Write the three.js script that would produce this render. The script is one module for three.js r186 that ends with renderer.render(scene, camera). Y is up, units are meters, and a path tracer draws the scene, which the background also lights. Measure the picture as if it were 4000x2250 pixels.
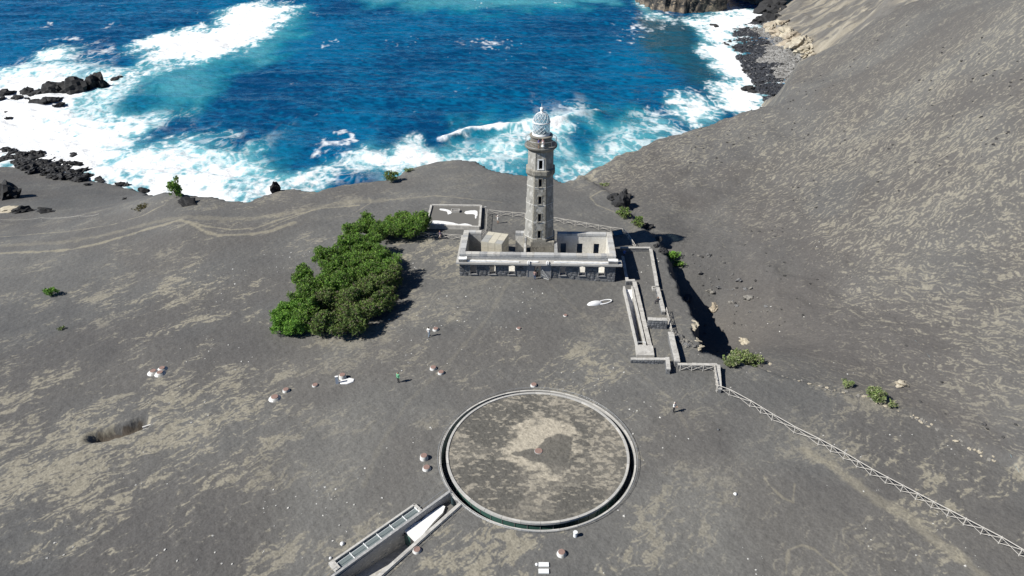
import * as THREE from 'three';
import { mergeGeometries, mergeVertices, toCreasedNormals } from 'three/addons/utils/BufferGeometryUtils.js';
import { Sky } from 'three/addons/objects/Sky.js';
import { MarchingCubes } from 'three/addons/objects/MarchingCubes.js';
import { Brush, Evaluator, SUBTRACTION } from 'three-bvh-csg';

// ---------------------------------------------------------------- camera, sky, sun, exposure
const scene = new THREE.Scene();
const camera = new THREE.PerspectiveCamera(44.17, 1024 / 576, 1, 6000);
camera.position.set(0, 62, 0);
camera.rotation.set(-31 * Math.PI / 180, 0, 0);
const EL = 43 * Math.PI / 180;
const sunDir = new THREE.Vector3(-0.945 * Math.cos(EL), Math.sin(EL), 0.325 * Math.cos(EL)).normalize();
const sky = new Sky();
sky.name = 'sky'; sky.scale.setScalar(5000); sky.userData.kind = 'structure';
Object.assign(sky.material.uniforms.turbidity, { value: 2 });
Object.assign(sky.material.uniforms.rayleigh, { value: 0.75 });
Object.assign(sky.material.uniforms.mieCoefficient, { value: 0.003 });
if (sky.material.uniforms.cloudCoverage) sky.material.uniforms.cloudCoverage.value = 0;
sky.material.uniforms.sunPosition.value.copy(sunDir);
scene.add(sky);
scene.environmentIntensity = 0.1;
const sun = new THREE.DirectionalLight(new THREE.Color(1, 0.96, 0.885), 5);
sun.name = 'sun'; sun.position.copy(sunDir).multiplyScalar(300).add(new THREE.Vector3(0, 0, -110));
sun.target.position.set(0, 0, -110); scene.add(sun, sun.target);
sun.castShadow = true; sun.shadow.mapSize.set(4096, 4096);
Object.assign(sun.shadow.camera, { left: -220, right: 220, top: 220, bottom: -220, near: 1, far: 900 });
const renderer = new THREE.WebGLRenderer({ antialias: true });
renderer.toneMapping = THREE.LinearToneMapping;
renderer.toneMappingExposure = 1.32;
renderer.shadowMap.enabled = true;
const SEA = -22;

// ---------------------------------------------------------------- helpers
let seed = 12345;
function rnd() { seed = (seed + 0x6D2B79F5) | 0; let t = Math.imul(seed ^ (seed >>> 15), 1 | seed); t = (t + Math.imul(t ^ (t >>> 7), 61 | t)) ^ t; return ((t ^ (t >>> 14)) >>> 0) / 4294967296; }
const rr = (a, b) => a + (b - a) * rnd();
const PERM = new Uint16Array(1024); { const p = [...Array(512).keys()]; for (let i = 511; i > 0; i--) { const j = Math.floor(rnd() * (i + 1)); [p[i], p[j]] = [p[j], p[i]]; } for (let i = 0; i < 1024; i++) PERM[i] = p[i & 511]; }
const RV = new Float32Array(512); for (let i = 0; i < 512; i++) RV[i] = rnd();
function vn(x, y) {                                   // value noise 0..1
  const xi = Math.floor(x), yi = Math.floor(y); let fx = x - xi, fy = y - yi;
  fx = fx * fx * (3 - 2 * fx); fy = fy * fy * (3 - 2 * fy);
  const a = PERM[xi & 511], b = PERM[(xi + 1) & 511], yy = yi & 511, y1 = (yi + 1) & 511;
  const v00 = RV[PERM[a + yy]], v10 = RV[PERM[b + yy]], v01 = RV[PERM[a + y1]], v11 = RV[PERM[b + y1]];
  return (v00 + (v10 - v00) * fx) + ((v01 + (v11 - v01) * fx) - (v00 + (v10 - v00) * fx)) * fy;
}
function fbm(x, y, o = 4) { let s = 0, a = 0.5, n = 0; for (let i = 0; i < o; i++) { s += a * vn(x, y); n += a; a *= 0.5; const t = x * 1.94 + y * 0.42 + 17.3; y = y * 1.94 - x * 0.42 + 5.7; x = t; } return s / n; }
const ss = (a, b, t) => { t = Math.max(0, Math.min(1, (t - a) / (b - a))); return t * t * (3 - 2 * t); };
const mix = (a, b, t) => a + (b - a) * t;
const lin2s = (c) => c <= 0 ? 0 : c >= 1 ? 255 : 255 * (c <= 0.0031308 ? c * 12.92 : 1.055 * Math.pow(c, 1 / 2.4) - 0.055);
function segd(px, pz, ax, az, bx, bz) { const dx = bx - ax, dz = bz - az; let t = ((px - ax) * dx + (pz - az) * dz) / (dx * dx + dz * dz); t = t < 0 ? 0 : t > 1 ? 1 : t; return Math.hypot(ax + t * dx - px, az + t * dz - pz); }
function sdPoly(poly, x, z, sz = 1) {                 // positive inside; sz stretches z
  let best = 1e9, ins = false; const n = poly.length;
  for (let i = 0; i < n; i++) {
    const [ax, az] = poly[i], [bx, bz] = poly[(i + 1) % n];
    const d = segd(x, z * sz, ax, az * sz, bx, bz * sz); if (d < best) best = d;
    if ((az > z) !== (bz > z) && x < ax + (z - az) / (bz - az) * (bx - ax)) ins = !ins;
  }
  return ins ? best : -best;
}
function lineD(pts, x, z) { let b = 1e9; for (let i = 0; i + 1 < pts.length; i++) { const d = segd(x, z, pts[i][0], pts[i][1], pts[i + 1][0], pts[i + 1][1]); if (d < b) b = d; } return b; }
const names = {};
function numbered(n) { const k = names[n] = (names[n] ?? -1) + 1; return k ? n + '_' + String(k).padStart(3, '0') : n; }
function shade(o) { o.traverse((m) => { if (m.isMesh) { m.castShadow = true; m.receiveShadow = true; } }); return o; }
function thing(name, label, category, [x, y, z] = [0, 0, 0], turn = 0, group) {
  const o = new THREE.Group(); o.name = numbered(name); scene.add(o); o.position.set(x, y, z); o.rotation.y = turn;
  o.userData = { label, category }; if (group) o.userData.group = group; return o;
}
function part(name, geo, mat, parent) { const m = new THREE.Mesh(Array.isArray(geo) ? mergeGeometries(geo.map(g => clean(g))) : geo, mat); m.name = name; m.castShadow = m.receiveShadow = true; parent.add(m); return m; }
function solo(name, geo, mat, label, category, group) { const m = part(numbered(name), geo, mat, scene); m.userData = { label, category }; if (group) m.userData.group = group; return m; }
function structure(name, geo, mat, kind = 'structure') { const m = part(numbered(name), geo, mat, scene); m.userData = { kind, label: name.replaceAll('_', ' ') }; return m; }
function clean(g) { g = g.index ? g.toNonIndexed() : g; for (const k of Object.keys(g.attributes)) if (!['position', 'normal', 'uv'].includes(k)) g.deleteAttribute(k); return g; }
function box(w, h, d, x = 0, y = 0, z = 0, ry = 0) {   // metre uv, sits with its bottom at y
  const g = new THREE.BoxGeometry(w, h, d); const uv = g.attributes.uv, n = g.attributes.normal, p = g.attributes.position;
  const ox = Math.abs((w * 7.31 + d * 3.7 + h) % 5);
  for (let i = 0; i < uv.count; i++) { const nx = Math.abs(n.getX(i)), ny = Math.abs(n.getY(i)); uv.setXY(i, ox + (nx > .5 ? p.getZ(i) + x : p.getX(i) + x), ox + (ny > .5 ? p.getZ(i) + z : p.getY(i) + y)); }
  if (ry) g.rotateY(ry); g.translate(x, y + h / 2, z); return g;
}
function beam(a, b, r, sides = 6) {                    // round bar between two points
  const A = new THREE.Vector3(...a), B = new THREE.Vector3(...b), d = B.clone().sub(A), L = d.length();
  const g = new THREE.CylinderGeometry(r, r, L, sides, 1); g.translate(0, L / 2, 0);
  g.applyQuaternion(new THREE.Quaternion().setFromUnitVectors(new THREE.Vector3(0, 1, 0), d.normalize())); g.translate(A.x, A.y, A.z); return g;
}
function prism(poly, y0, y1) {                         // vertical prism over a plan polygon [[x,z],...]
  const s = new THREE.Shape(poly.map(([x, z]) => new THREE.Vector2(x, -z)));
  const g = new THREE.ExtrudeGeometry(s, { depth: y1 - y0, bevelEnabled: false }); g.rotateX(-Math.PI / 2); g.translate(0, y0, 0); return g;
}
function wallPoly(a, b, t) { const dx = b[0] - a[0], dz = b[1] - a[1], L = Math.hypot(dx, dz), nx = -dz / L * t / 2, nz = dx / L * t / 2; return [[a[0] + nx, a[1] + nz], [b[0] + nx, b[1] + nz], [b[0] - nx, b[1] - nz], [a[0] - nx, a[1] - nz]]; }
function tex(w, h, fn, srgb = true, rep) {
  const d = new Uint8Array(w * h * 4);
  for (let j = 0, k = 0; j < h; j++) for (let i = 0; i < w; i++, k += 4) { const c = fn(i, j); if (srgb) { d[k] = lin2s(c[0]); d[k + 1] = lin2s(c[1]); d[k + 2] = lin2s(c[2]); } else { d[k] = d[k + 1] = d[k + 2] = Math.max(0, Math.min(255, c * 255)); } d[k + 3] = 255; }
  const t = new THREE.DataTexture(d, w, h); t.magFilter = THREE.LinearFilter; t.minFilter = THREE.LinearMipmapLinearFilter; t.generateMipmaps = true; t.wrapS = t.wrapT = THREE.RepeatWrapping; if (srgb) t.colorSpace = THREE.SRGBColorSpace; if (rep) t.repeat.set(rep, rep); t.needsUpdate = true; return t;
}
function surf(base, dark, light, { size = 256, metres = 6, streak = 0, spots = 0.5, rough = 0.92, bump = 0.02 } = {}) {   // weathered plaster, concrete or stone
  const s0 = rnd() * 200, c = [0, 0, 0];
  const per = (i, j, f) => { const a = fbm(i / size * f + s0, j / size * f * (1 - streak * .7) + s0, 5), b = fbm((i - size) / size * f + s0, j / size * f * (1 - streak * .7) + s0, 5), t = ss(.7, 1, i / size); return mix(a, b, t); };
  const hgt = new Float32Array(size * size);
  const map = tex(size, size, (i, j) => {
    const n = per(i, j, 6), m = per(i + 31, j + 77, 24), q = vn(i * .9, j * .9);
    const d = ss(.5, .72, n) * spots, l = ss(.55, .75, m) * spots; hgt[j * size + i] = .5 * m + .3 * n + .2 * q;
    for (let k = 0; k < 3; k++) c[k] = mix(mix(base[k], dark[k], d), light[k], l) * (.9 + .2 * q);
    return c;
  });
  map.repeat.set(1 / metres, 1 / metres);
  const mt = new THREE.MeshStandardMaterial({ map, roughness: rough });
  if (bump) { const b = tex(size, size, (i, j) => hgt[j * size + i], false); b.repeat.set(1 / metres, 1 / metres); mt.bumpMap = b; mt.bumpScale = bump; }
  return mt;
}
const flat = (r, g, b, o = {}) => new THREE.MeshStandardMaterial({ color: new THREE.Color().setRGB(r, g, b), roughness: .85, ...o });

// ---------------------------------------------------------------- terrain heights (survey points x, z, height in metres)
const PA = [[0,-46.88,0],[-28.46,-54.83,0],[-51.83,-46.58,0],[51.66,-46.43,0.2],[34.16,-54.83,0],[-17.72,-77.38,0],[7.86,-89.84,0],[-35.61,-77.76,-0.3],[-72.24,-78.88,-1.2],[21.26,-77.38,0],[-11.66,-113.6,0],[4.46,-107.17,0],[18.02,-106.6,-0.7],[-9.11,-107.26,0],[14.55,-119.67,0],[-5.41,-137.66,-0.2],[-26.42,-133.06,-1],[-96.78,-116.89,-4],[-73.24,-119.2,-2.5],[-83.63,-96.7,-2.2],[0,-151.87,-1.5],[-18.8,-164.32,-2],[-26.05,-153.07,-2],[14.57,-150.38,-1.5],[19.6,-154.2,-1.2],[26.25,-132.21,-0.6],[27.67,-122.39,-0.3],[27.63,-106.71,-0.3],[27.74,-90.82,-0.2],[31.66,-83.07,-0.3],[38.73,-76.52,-0.2],[-68.74,-132.85,-1.6],[-44.5,-121.98,-1.2],[-78.96,-148.76,-3],[-62.94,-142.97,-2.6],[-49.08,-148.1,-2.4],[-37.85,-149.81,-2.2],[-84.63,-143.49,-5],[-94.59,-141.78,-7],[-118.19,-147.31,-11],[-121.9,-170.41,-15],[-141.66,-181.67,-17],[-163.75,-214.65,-21.6],[-142.11,-206.04,-21.6],[-122.55,-199.07,-21.4],[-107.34,-191.58,-20.5],[-107.17,-170.41,-15],[-91.05,-128.35,-4.5],[-73.21,-130.36,-2.6],[43.75,-51.26,0.1],[42.98,-69.65,-0.1],[51.42,-60.6,0],[-60,0,0],[60,0,0.5],[-160,-60,-2],[-230,-150,-9],[0,40,0],[-200,20,-1]];
const PB = [[21.29,-161.75,-1],[35.22,-172.04,1],[47.08,-176.99,3],[55.76,-179.98,5],[64.89,-181.25,7.5],[71.55,-181.11,10],[75.91,-183.14,12],[83.46,-187.77,15],[93.84,-192.81,22],[106.63,-201.89,30],[31.49,-120.12,-3],[33.18,-112.8,-5.5],[34.66,-109.76,-7.5],[35.68,-103.74,-8.5],[34.88,-98.71,-8.5],[38.31,-104.23,-7.2],[37.39,-94.44,-7],[41.36,-98.53,-6],[36.33,-86.09,-2.8],[38.88,-81.82,-1.2],[30.26,-124.94,-1.6],[27.17,-137.69,-1.4],[36.44,-129.75,-2.3],[43.81,-118.83,-2.3],[44.42,-103.87,-4.3],[47.78,-85.44,-1.6],[53.5,-77.88,-0.4],[66.42,-108.11,3.5],[67.44,-73.64,3],[80.24,-97.94,9],[89.64,-120.96,22],[106.21,-156.17,36],[80.67,-145.15,14],[96.33,-161.68,26],[56.58,-146.88,1.8],[29.85,-155.27,-1],[54.78,-67.05,0.1],[58.69,-58.03,0.6],[47.37,-72.15,-0.1],[51.66,-46.43,0.2],[128.67,-308.02,-20],[147.24,-379.86,-20],[159.05,-459.88,-20.5],[129.53,-281.48,-6],[152.28,-353.26,-6],[159.41,-330.72,8],[138.23,-296.46,0],[124.56,-374.11,-21.3],[109.05,-302.72,-21.3],[103.55,-287.53,-21.5],[111.93,-291.62,-21.2],[120.31,-300.9,-20.8],[174.63,-428.71,-8],[150,-60,20],[150,-120,40],[140,0,12],[220,-200,52],[230,-330,45],[90,0,3],[120,-220,22]];
const RIM = [[9.17,-190],[13.17,-164.74],[17.37,-155.76],[20.73,-148.46],[23.03,-143.95],[24.31,-138.99],[25.02,-131],[26.4,-126.69],[28.22,-123.59],[28.15,-120.67],[28.22,-116.53],[28.93,-114.24],[28.36,-110.52],[28.38,-107.16],[28.71,-105.66],[28.58,-102.1],[28.82,-100.13],[29.55,-97.84],[29.47,-95.62],[29.73,-93.32],[27.65,-91.53],[28.25,-89.71],[28.81,-88.22],[28.2,-85.39],[29.38,-84.94],[31.32,-83.68],[35.89,-81.12],[38.77,-78.77],[45.47,-75.85],[49.76,-73.7],[53.06,-70.03],[56.58,-64.43],[60.5,-60.6],[95,-40],[130,20],[400,20],[400,-600],[9.17,-600]];
const COAST = [[-330,-235],[-220,-225],[-164.84,-216.28],[-153.01,-212.95],[-143.86,-209.06],[-134.12,-204.87],[-123.53,-200.94],[-114.36,-196.53],[-107.8,-192.37],[-90.02,-165.36],[-78.58,-150.65],[-72.4,-148.59],[-64.56,-146],[-58.98,-145.17],[-54.9,-150.74],[-53.96,-152.44],[-50.34,-152.59],[-44.28,-150.28],[-37.8,-154.24],[-30.73,-156.33],[-28.33,-159.35],[-25.07,-164.24],[-19.74,-168.85],[-13.81,-170.28],[-9.74,-168.85],[-5.6,-162.96],[0.18,-158.34],[4.85,-157.86],[9.5,-156.34],[12.18,-154],[14.4,-156.01],[16.77,-159.29],[21.39,-162.76],[26.85,-168.43],[35.41,-173.18],[47.4,-178.42],[56.21,-181.7],[65.51,-183.27],[70.1,-182.39],[95,-235],[103.11,-288.17],[105.26,-317.66],[111.65,-355.36],[119.61,-395.3],[129.72,-436.37],[139.73,-451.8],[164.09,-475.12],[235,-480],[330,-420],[330,120],[-330,120]];
function fit(C) {
  const n = C.length, N = n + 3, M = [];
  for (let i = 0; i < N; i++) M.push(new Float64Array(N + 1));
  for (let i = 0; i < n; i++) { for (let j = 0; j < n; j++) M[i][j] = Math.sqrt((C[i][0] - C[j][0]) ** 2 + (C[i][1] - C[j][1]) ** 2 + 30); M[i][n] = M[n][i] = 1; M[i][n + 1] = M[n + 1][i] = C[i][0]; M[i][n + 2] = M[n + 2][i] = C[i][1]; M[i][N] = C[i][2]; }
  for (let c = 0; c < N; c++) { let p = c; for (let r = c + 1; r < N; r++) if (Math.abs(M[r][c]) > Math.abs(M[p][c])) p = r; [M[c], M[p]] = [M[p], M[c]]; for (let r = 0; r < N; r++) if (r !== c) { const f = M[r][c] / M[c][c]; if (f) for (let k = c; k <= N; k++) M[r][k] -= f * M[c][k]; } }
  return M.map((r, i) => r[N] / r[i]);
}
const WA = fit(PA), WB = fit(PB);
function ev(C, S, x, z) { const n = C.length; let h = S[n] + S[n + 1] * x + S[n + 2] * z; for (let i = 0; i < n; i++) { const a = C[i][0] - x, b = C[i][1] - z; h += S[i] * Math.sqrt(a * a + b * b + 30); } return h; }
const RINGC = [3.1, -64], RINGR = 12.15;
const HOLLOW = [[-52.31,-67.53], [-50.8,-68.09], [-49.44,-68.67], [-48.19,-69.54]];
const FLATS = [[4.4, -111.5, 17, 8], [3.1, -64, 12.5, 12.5], [-10, -48, 12, 12], [26, -100, 5, 17]];
function H(x, z) {
  const e = (fbm(x * .5 + 3, z * .5, 4) - .5) * 1.7;
  const k = ss(-.3, 1.1, sdPoly(RIM, x, z) + e);
  let h = 0; if (k < 1) h += (1 - k) * ev(PA, WA, x, z); if (k > 0) h += k * ev(PB, WB, x, z);
  let c = sdPoly(COAST, x, z);
  let q = 1; for (const [fx, fz, rx, rz] of FLATS) q = Math.min(q, ss(.8, 1.3, Math.max(Math.abs(x - fx) / rx, Math.abs(z - fz) / rz)));
  const hill = ss(2, 25, sdRim(x, z));
  h += q * ((fbm(x * .09, z * .09, 3) - .5) * (.5 + hill * 1.6) + (fbm(x * .4 + 9, z * .4, 3) - .5) * (.14 + .22 * hill) - hill * .6 * Math.abs(fbm(x * .18 + z * .1, z * .34 - x * .16, 4) - .5) * 2);
  { const hd = lineD(HOLLOW, x, z); if (hd < 2.5) h -= 1.35 * ss(1.5, .4, hd + (fbm(x * .9, z * .9, 2) - .5) * .8); }
  if (z < -215 && x > 90) { const r = Math.abs(fbm(x * .035 + z * .02, z * .05, 5) - .5) * 2, r2 = Math.abs(fbm(x * .12 + 9, z * .16, 4) - .5) * 2; h += ((r - .3) * 10 + (r2 - .3) * 4) * ss(-21, -8, h); }    // eroded sand cliff gullies
  if (c < 2.5) { const cn = (fbm(x * .22, z * .22, 4) - .5) * 3.4; c += cn; if (c < 0) h = Math.max(-30, h + c * 1.8); }
  return Math.max(h, -30);
}
function sdRim(x, z) { return sdPoly(RIM, x, z); }
const G = (x, z) => { const h = H(x, z); return [x, h, z]; };

// ---------------------------------------------------------------- ground colours: ash, exposed tuff crust, trails
const DENS = [[-53.54,-58.83,0.506],[-60.49,-65.42,0.46],[-47.57,-65.17,0.46],[-58.02,-72.77,0.202],[-43.12,-69.87,0.322],[-37.31,-72.33,0.322],[-50.14,-48.11,0.276],[-38.34,-51.34,0.276],[-30.12,-51.33,0.202],[-72.24,-78.88,0.276],[-53.71,-78.2,0.129],[-64.12,-91.64,0.092],[-50.59,-98.57,0.386],[-56.67,-103.05,0.414],[-50.92,-111.81,0.294],[-75.15,-104.51,0.184],[-76.75,-92.38,0.11],[-38.09,-116.23,0.184],[-13.48,-108.09,0.138],[-11.19,-113.58,0.294],[-11.85,-90.52,0.202],[-7.81,-89.09,0.23],[11.0,-81.37,0.331],[5.52,-81.94,0.184],[0.0,-97.1,0.028],[-8.55,-101.11,0.018],[8.59,-101.48,0.018],[13.77,-89.98,0.046],[-24.85,-77.51,0.074],[-16.5,-69.51,0.074],[-20.74,-58.59,0.074],[-8.06,-49.68,0.276],[-2.72,-50.66,0.322],[7.91,-48.1,0.23],[17.07,-54.81,0.147],[24.72,-62.7,0.055],[27.38,-51.33,0.092],[34.28,-48.07,0.092],[20.26,-71.99,0.138],[19.68,-78.5,0.046],[31.85,-71.15,0.009],[41.08,-64.94,0.092],[46.37,-62.73,0.35],[48.33,-54.76,0.276],[52.88,-69.62,0.074],[53.99,-54.74,0.276],[38.62,-140.38,0.11],[39.27,-119.82,0.055],[46.24,-110.5,0.074],[40.06,-102.93,0.037],[50.45,-125.77,0.138],[61.04,-129.42,0.386],[70.58,-119.72,0.386],[78.8,-111.39,0.405],[71.25,-145.1,0.478],[59.21,-156.74,0.386],[43.21,-163.43,0.414],[31.07,-163.87,0.414],[35.37,-153.02,0.184],[84.14,-133.58,0.442],[95.17,-140.34,0.23],[88.22,-164.78,0.184],[76.35,-160.02,0.331],[75.71,-174.18,0.184],[77.64,-99.76,0.368],[67.26,-92.51,0.331],[67.38,-79.27,0.276],[58.21,-97.22,0.276],[56.12,-83.63,0.184],[49.17,-93.7,0.074],[100.5,-171.13,0.138],[0.0,-146.45,0.046],[-17.93,-155.16,0.046],[-37.19,-133.8,0.092],[-64.73,-122.83,0.11],[-87.97,-127.66,0.092],[-120.66,-170.55,0.018],[-117.24,-187.94,0.018],[16.69,-142.15,0.055],[-38.89,-102.15,0.276],[-38.52,-87.1,0.138],[-65.43,-112.89,0.11],[-18.94,-64.86,0.055],[-10.36,-58.56,0.046],[-19.14,-86.57,0.092],[24.84,-77.48,0.046],[35.57,-58.62,0.11],[20.63,-110.72,0.0],[27.92,-113.13,0.0]];
const TRAILS = [[.9, .75, [[-102.96,-125.88],[-93.85,-124.23],[-87.3,-124.64],[-82.29,-126.93],[-76.17,-130.81],[-71.66,-131.89],[-68.74,-132.85],[-65.65,-131.15],[-62.05,-127.84],[-57.72,-125.75],[-52.76,-126.07],[-48.1,-127.47],[-44.56,-131.49]]], [.5, .7, [[-66.76,-131.97],[-62.17,-129.54],[-56.57,-128.3],[-51.67,-129.07],[-46.89,-134.2],[-41.05,-138.84],[-33.16,-140.63]]], [.35, .8, [[-76.58,-143.27],[-79.85,-139.95],[-87.34,-138.36],[-97.25,-138.38],[-113.68,-140.96]]], [1.6, .35, [[-107.61,-132.46],[-91.59,-129.25],[-83.67,-131.6],[-74.98,-134.34],[-68.23,-134.25],[-58.16,-132.89],[-48.37,-135.63],[-36.29,-142.33],[-28.04,-143.28]]], [.3, .6, [[-49.64,-128.33],[-46.51,-132.85],[-44.08,-135.73],[-38.55,-142.45]]], [.3, .6, [[-28.04,-143.28],[-16.89,-144.22],[-8.27,-140.91],[-2.19,-139.33]]], [.28, .55, [[-33.01,-137.0],[-30.63,-141.96],[-31.76,-145.2]]], [.3, .6, [[24.02,-146.67],[20.04,-147.32],[17.12,-143.71],[18.03,-139.04],[21.32,-134.77]]], [1.2, .45, [[36.18,-64.49],[39.34,-60.63],[41.91,-56.28],[44.43,-52.63],[46.41,-48.62],[47.81,-46.45]]], [.22, .5, [[29.68,-60.22],[29.93,-58.62],[30.85,-56.88],[31.76,-56.31],[32.89,-59.02]]], [.25, .45, [[27.82,-46.86],[29.02,-49.68],[30.59,-50.33],[31.76,-49.84],[32.56,-48.39],[33.72,-46.69]]], [.5, .16, [[-0.88,-104.37],[-4.04,-93.32],[-9.21,-81.98],[-13.76,-74.06],[-16.41,-64.84],[-17.18,-58.57]]], [.4, .15, [[6.58,-104.66],[12.15,-93.65],[17.52,-80.84],[21.34,-74.09],[22.59,-67.14]]]];
const TONE = [[25.62,-54.82,0.8],[36.27,-53.03,0.75],[-16.13,-67.12,0.7],[19.35,-67.11,0.6],[20.73,-58.58,0.65],[-24.85,-77.51,0.65],[-55.15,-81.23,0.6],[-47.8,-116.69,0.5],[-11.47,-86.44,0.6],[7.44,-83.19,0.55],[-20.74,-58.59,0.7],[-11.38,-54.8,0.65],[-34.04,-62.79,0.5],[-66.32,-88.21,0.05],[-74.49,-88.64,0.1],[-48.94,-84.16,0.25],[-58.02,-72.77,0.05],[-37.62,-49.69,0.15],[-51.09,-49.72,0.2],[31.85,-71.15,0.25],[42.98,-69.65,0.2],[49.89,-63.59,0.25],[43.81,-118.83,0.2],[49.01,-105.33,0.15],[49.52,-85.15,0.2],[0.0,-101.06,0.32],[-8.71,-103.62,0.3],[13.09,-103.59,0.35],[15.69,-131.76,0.45],[-17.61,-151.75,0.4],[0.0,-141.17,0.45],[-120.66,-170.55,0.15],[-112.64,-179.84,0.15],[-77.67,-128.27,0.5],[-97.63,-125.97,0.6],[-57.24,-130.26,0.5],[70.58,-119.72,0.32],[85.76,-128.58,0.42],[74.64,-154.95,0.42],[57.22,-171.59,0.42],[37.41,-165.06,0.35],[69.86,-98.21,0.35],[38.62,-140.38,0.25],[102.03,-155.99,0.45],[23.8,-110.55,0.35],[-2.64,-48.11,0.35],[7.86,-47.49,0.4],[-43.12,-69.87,0.3],[64.87,-74.56,0.35],[50.93,-49.57,0.6]];
const DGX0 = -200, DGZ0 = -400, DGS = 4, DGW = 131, DGH = 116, DG = new Float32Array(DGW * DGH), TG = new Float32Array(DGW * DGH);
for (let j = 0; j < DGH; j++) for (let i = 0; i < DGW; i++) { const x = DGX0 + i * DGS, z = DGZ0 + j * DGS; let s = 0, w = 0; for (const [a, b, d] of DENS) { const q = 1 / ((x - a) ** 2 + (z - b) ** 2 + 6) ** 1.6; s += q * d; w += q; } DG[j * DGW + i] = s / w; s = w = 0; for (const [a, b, d] of TONE) { const q = 1 / ((x - a) ** 2 + (z - b) ** 2 + 20) ** 1.5; s += q * d; w += q; } TG[j * DGW + i] = s / w; }
function dens(x, z, DG0 = DG) { const DG = DG0; let u = (x - DGX0) / DGS, v = (z - DGZ0) / DGS; u = Math.max(0, Math.min(DGW - 2, u)); v = Math.max(0, Math.min(DGH - 2, v)); const i = Math.floor(u), j = Math.floor(v), a = u - i, b = v - j, k = j * DGW + i; return mix(mix(DG[k], DG[k + 1], a), mix(DG[k + DGW], DG[k + DGW + 1], a), b); }
const TBB = TRAILS.map(([w, s, p]) => [Math.min(...p.map(q => q[0])) - 3, Math.max(...p.map(q => q[0])) + 3, Math.min(...p.map(q => q[1])) - 3, Math.max(...p.map(q => q[1])) + 3]);
const gc = [0, 0, 0];
const ASH1 = [.089, .0888, .0875], ASH2 = [.170, .165, .150], ASHB = [.092, .083, .0755], TAN = [.30, .273, .208], DUST = [.19, .178, .148];
function groundColor(x, z) {
  const hillK = ss(0, 6, x - 0.45 * (-z - 60) + 0);
  const onHill = x > 20 ? ss(0, 3, sdRimGrid(x, z)) : 0;
  const wx = (fbm(x * .5, z * .5, 2) - .5) * 2.2, wz = (fbm(x * .5 + 40, z * .5 + 9, 2) - .5) * 2.2;
  const rot = (an, f) => { const ca = Math.cos(an), sa = Math.sin(an); return fbm(((x + wx) * ca + (z + wz) * sa) * f, (-(x + wx) * sa + (z + wz) * ca) * f * 2.6, 5); };
  const wB = onHill > .5 ? ss(-92, -122, z + wx * 4) : 1;
  const n = onHill > .5 ? (wB < 1 ? (1 - wB) * rot(.85, 1.5) : 0) + (wB > 0 ? wB * rot(-.4, 1.45) : 0) : rot(-.72, 1.15);
  const big = fbm(x * .045 + 11, z * .045 + 4, 3), mid = fbm(x * .2, z * .2, 3), n2 = fbm((x * .73 + z * -.68) * .3 + 60, (x * .68 + z * .73) * .7, 3), fine = vn(x * 5.3, z * 5.3), grit = vn(x * 13, z * 13);
  const tn = dens(x + (big - .5) * 26 + wx * 1.5, z + (mid - .5) * 14 + wz * 1.5, TG), t = Math.max(0, Math.min(1, tn + (big - .5) * .5)), tb = ss(.45, .7, fbm(x * .06 + 70, z * .06, 2)) * .6 + onHill * .45;
  for (let k = 0; k < 3; k++) { gc[k] = mix(mix(ASH1[k], ASH2[k], t * .9 + (mid - .5) * .5 + (n - .5) * .4), ASHB[k], tb * .6); }
  let d = dens(x, z);
  const pat = onHill > .5 ? n * .92 + n2 * .08 + (mid - .5) * .16 + (big - .5) * .2 + (fine - .5) * .1 : n * .62 + n2 * .38 + (mid - .5) * .55 + (big - .5) * .3 + (fine - .5) * .08;
  const soft = ss(.60 - d * .40, .90 - d * .40, pat + (grit - .5) * .06) * Math.min(1, d * 5);       // thin dusty film of crust
  const hard = ss(.675 - d * .30, (onHill > .5 ? .735 : .765) - d * .30, pat + (fine - .5) * .05) * Math.min(1, d * 4);
  for (let k = 0; k < 3; k++) { gc[k] = mix(gc[k], DUST[k], soft * (onHill > .5 ? .42 : .7)); gc[k] = mix(gc[k], TAN[k] * (.84 + .3 * fine), hard * (onHill > .5 ? .42 : .56)); }
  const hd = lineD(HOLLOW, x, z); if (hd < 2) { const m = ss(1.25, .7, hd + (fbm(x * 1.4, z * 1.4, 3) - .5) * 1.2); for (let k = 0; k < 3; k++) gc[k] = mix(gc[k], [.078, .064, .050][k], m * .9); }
  for (let q = 0; q < TRAILS.length; q++) {
    const b = TBB[q]; if (x < b[0] || x > b[1] || z < b[2] || z > b[3]) continue;
    const [w, s, p] = TRAILS[q]; const dd = lineD(p, x, z) + (fbm(x * .8, z * .8, 3) - .5) * w * 1.4;
    const m = ss(w, w * .2, dd) * Math.min(1, s * 1.25) * (.6 + .6 * mid); for (let k = 0; k < 3; k++) gc[k] = mix(gc[k], TAN[k] * .86, m);
  }
  if (z < -205 && x > 78) {                                                                            // eroded tuff cliff and its scree
    const m = ss(-205, -222, z), st = fbm(x * .07 + z * .05, z * .25, 4), lay = fbm(x * .02, z * .5 + x * .3, 4);
    for (let k = 0; k < 3; k++) { const c = mix([.29, .262, .21][k], [.15, .142, .13][k], ss(.40, .58, st + (fbm(x * .3 + 4, z * .35, 3) - .5) * .35)); gc[k] = mix(gc[k], c * (.58 + .5 * lay), m); }
  }
  const v = .76 + .22 * fine + .26 * grit; for (let k = 0; k < 3; k++) gc[k] *= v;
  return gc;
}
const SGS = 2, SGX = 16, SGZ = -400, SGW = 130, SGH = 240, SG = new Float32Array(SGW * SGH);
for (let j = 0; j < SGH; j++) for (let i = 0; i < SGW; i++) SG[j * SGW + i] = sdPoly(RIM, SGX + i * SGS, SGZ + j * SGS);
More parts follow.
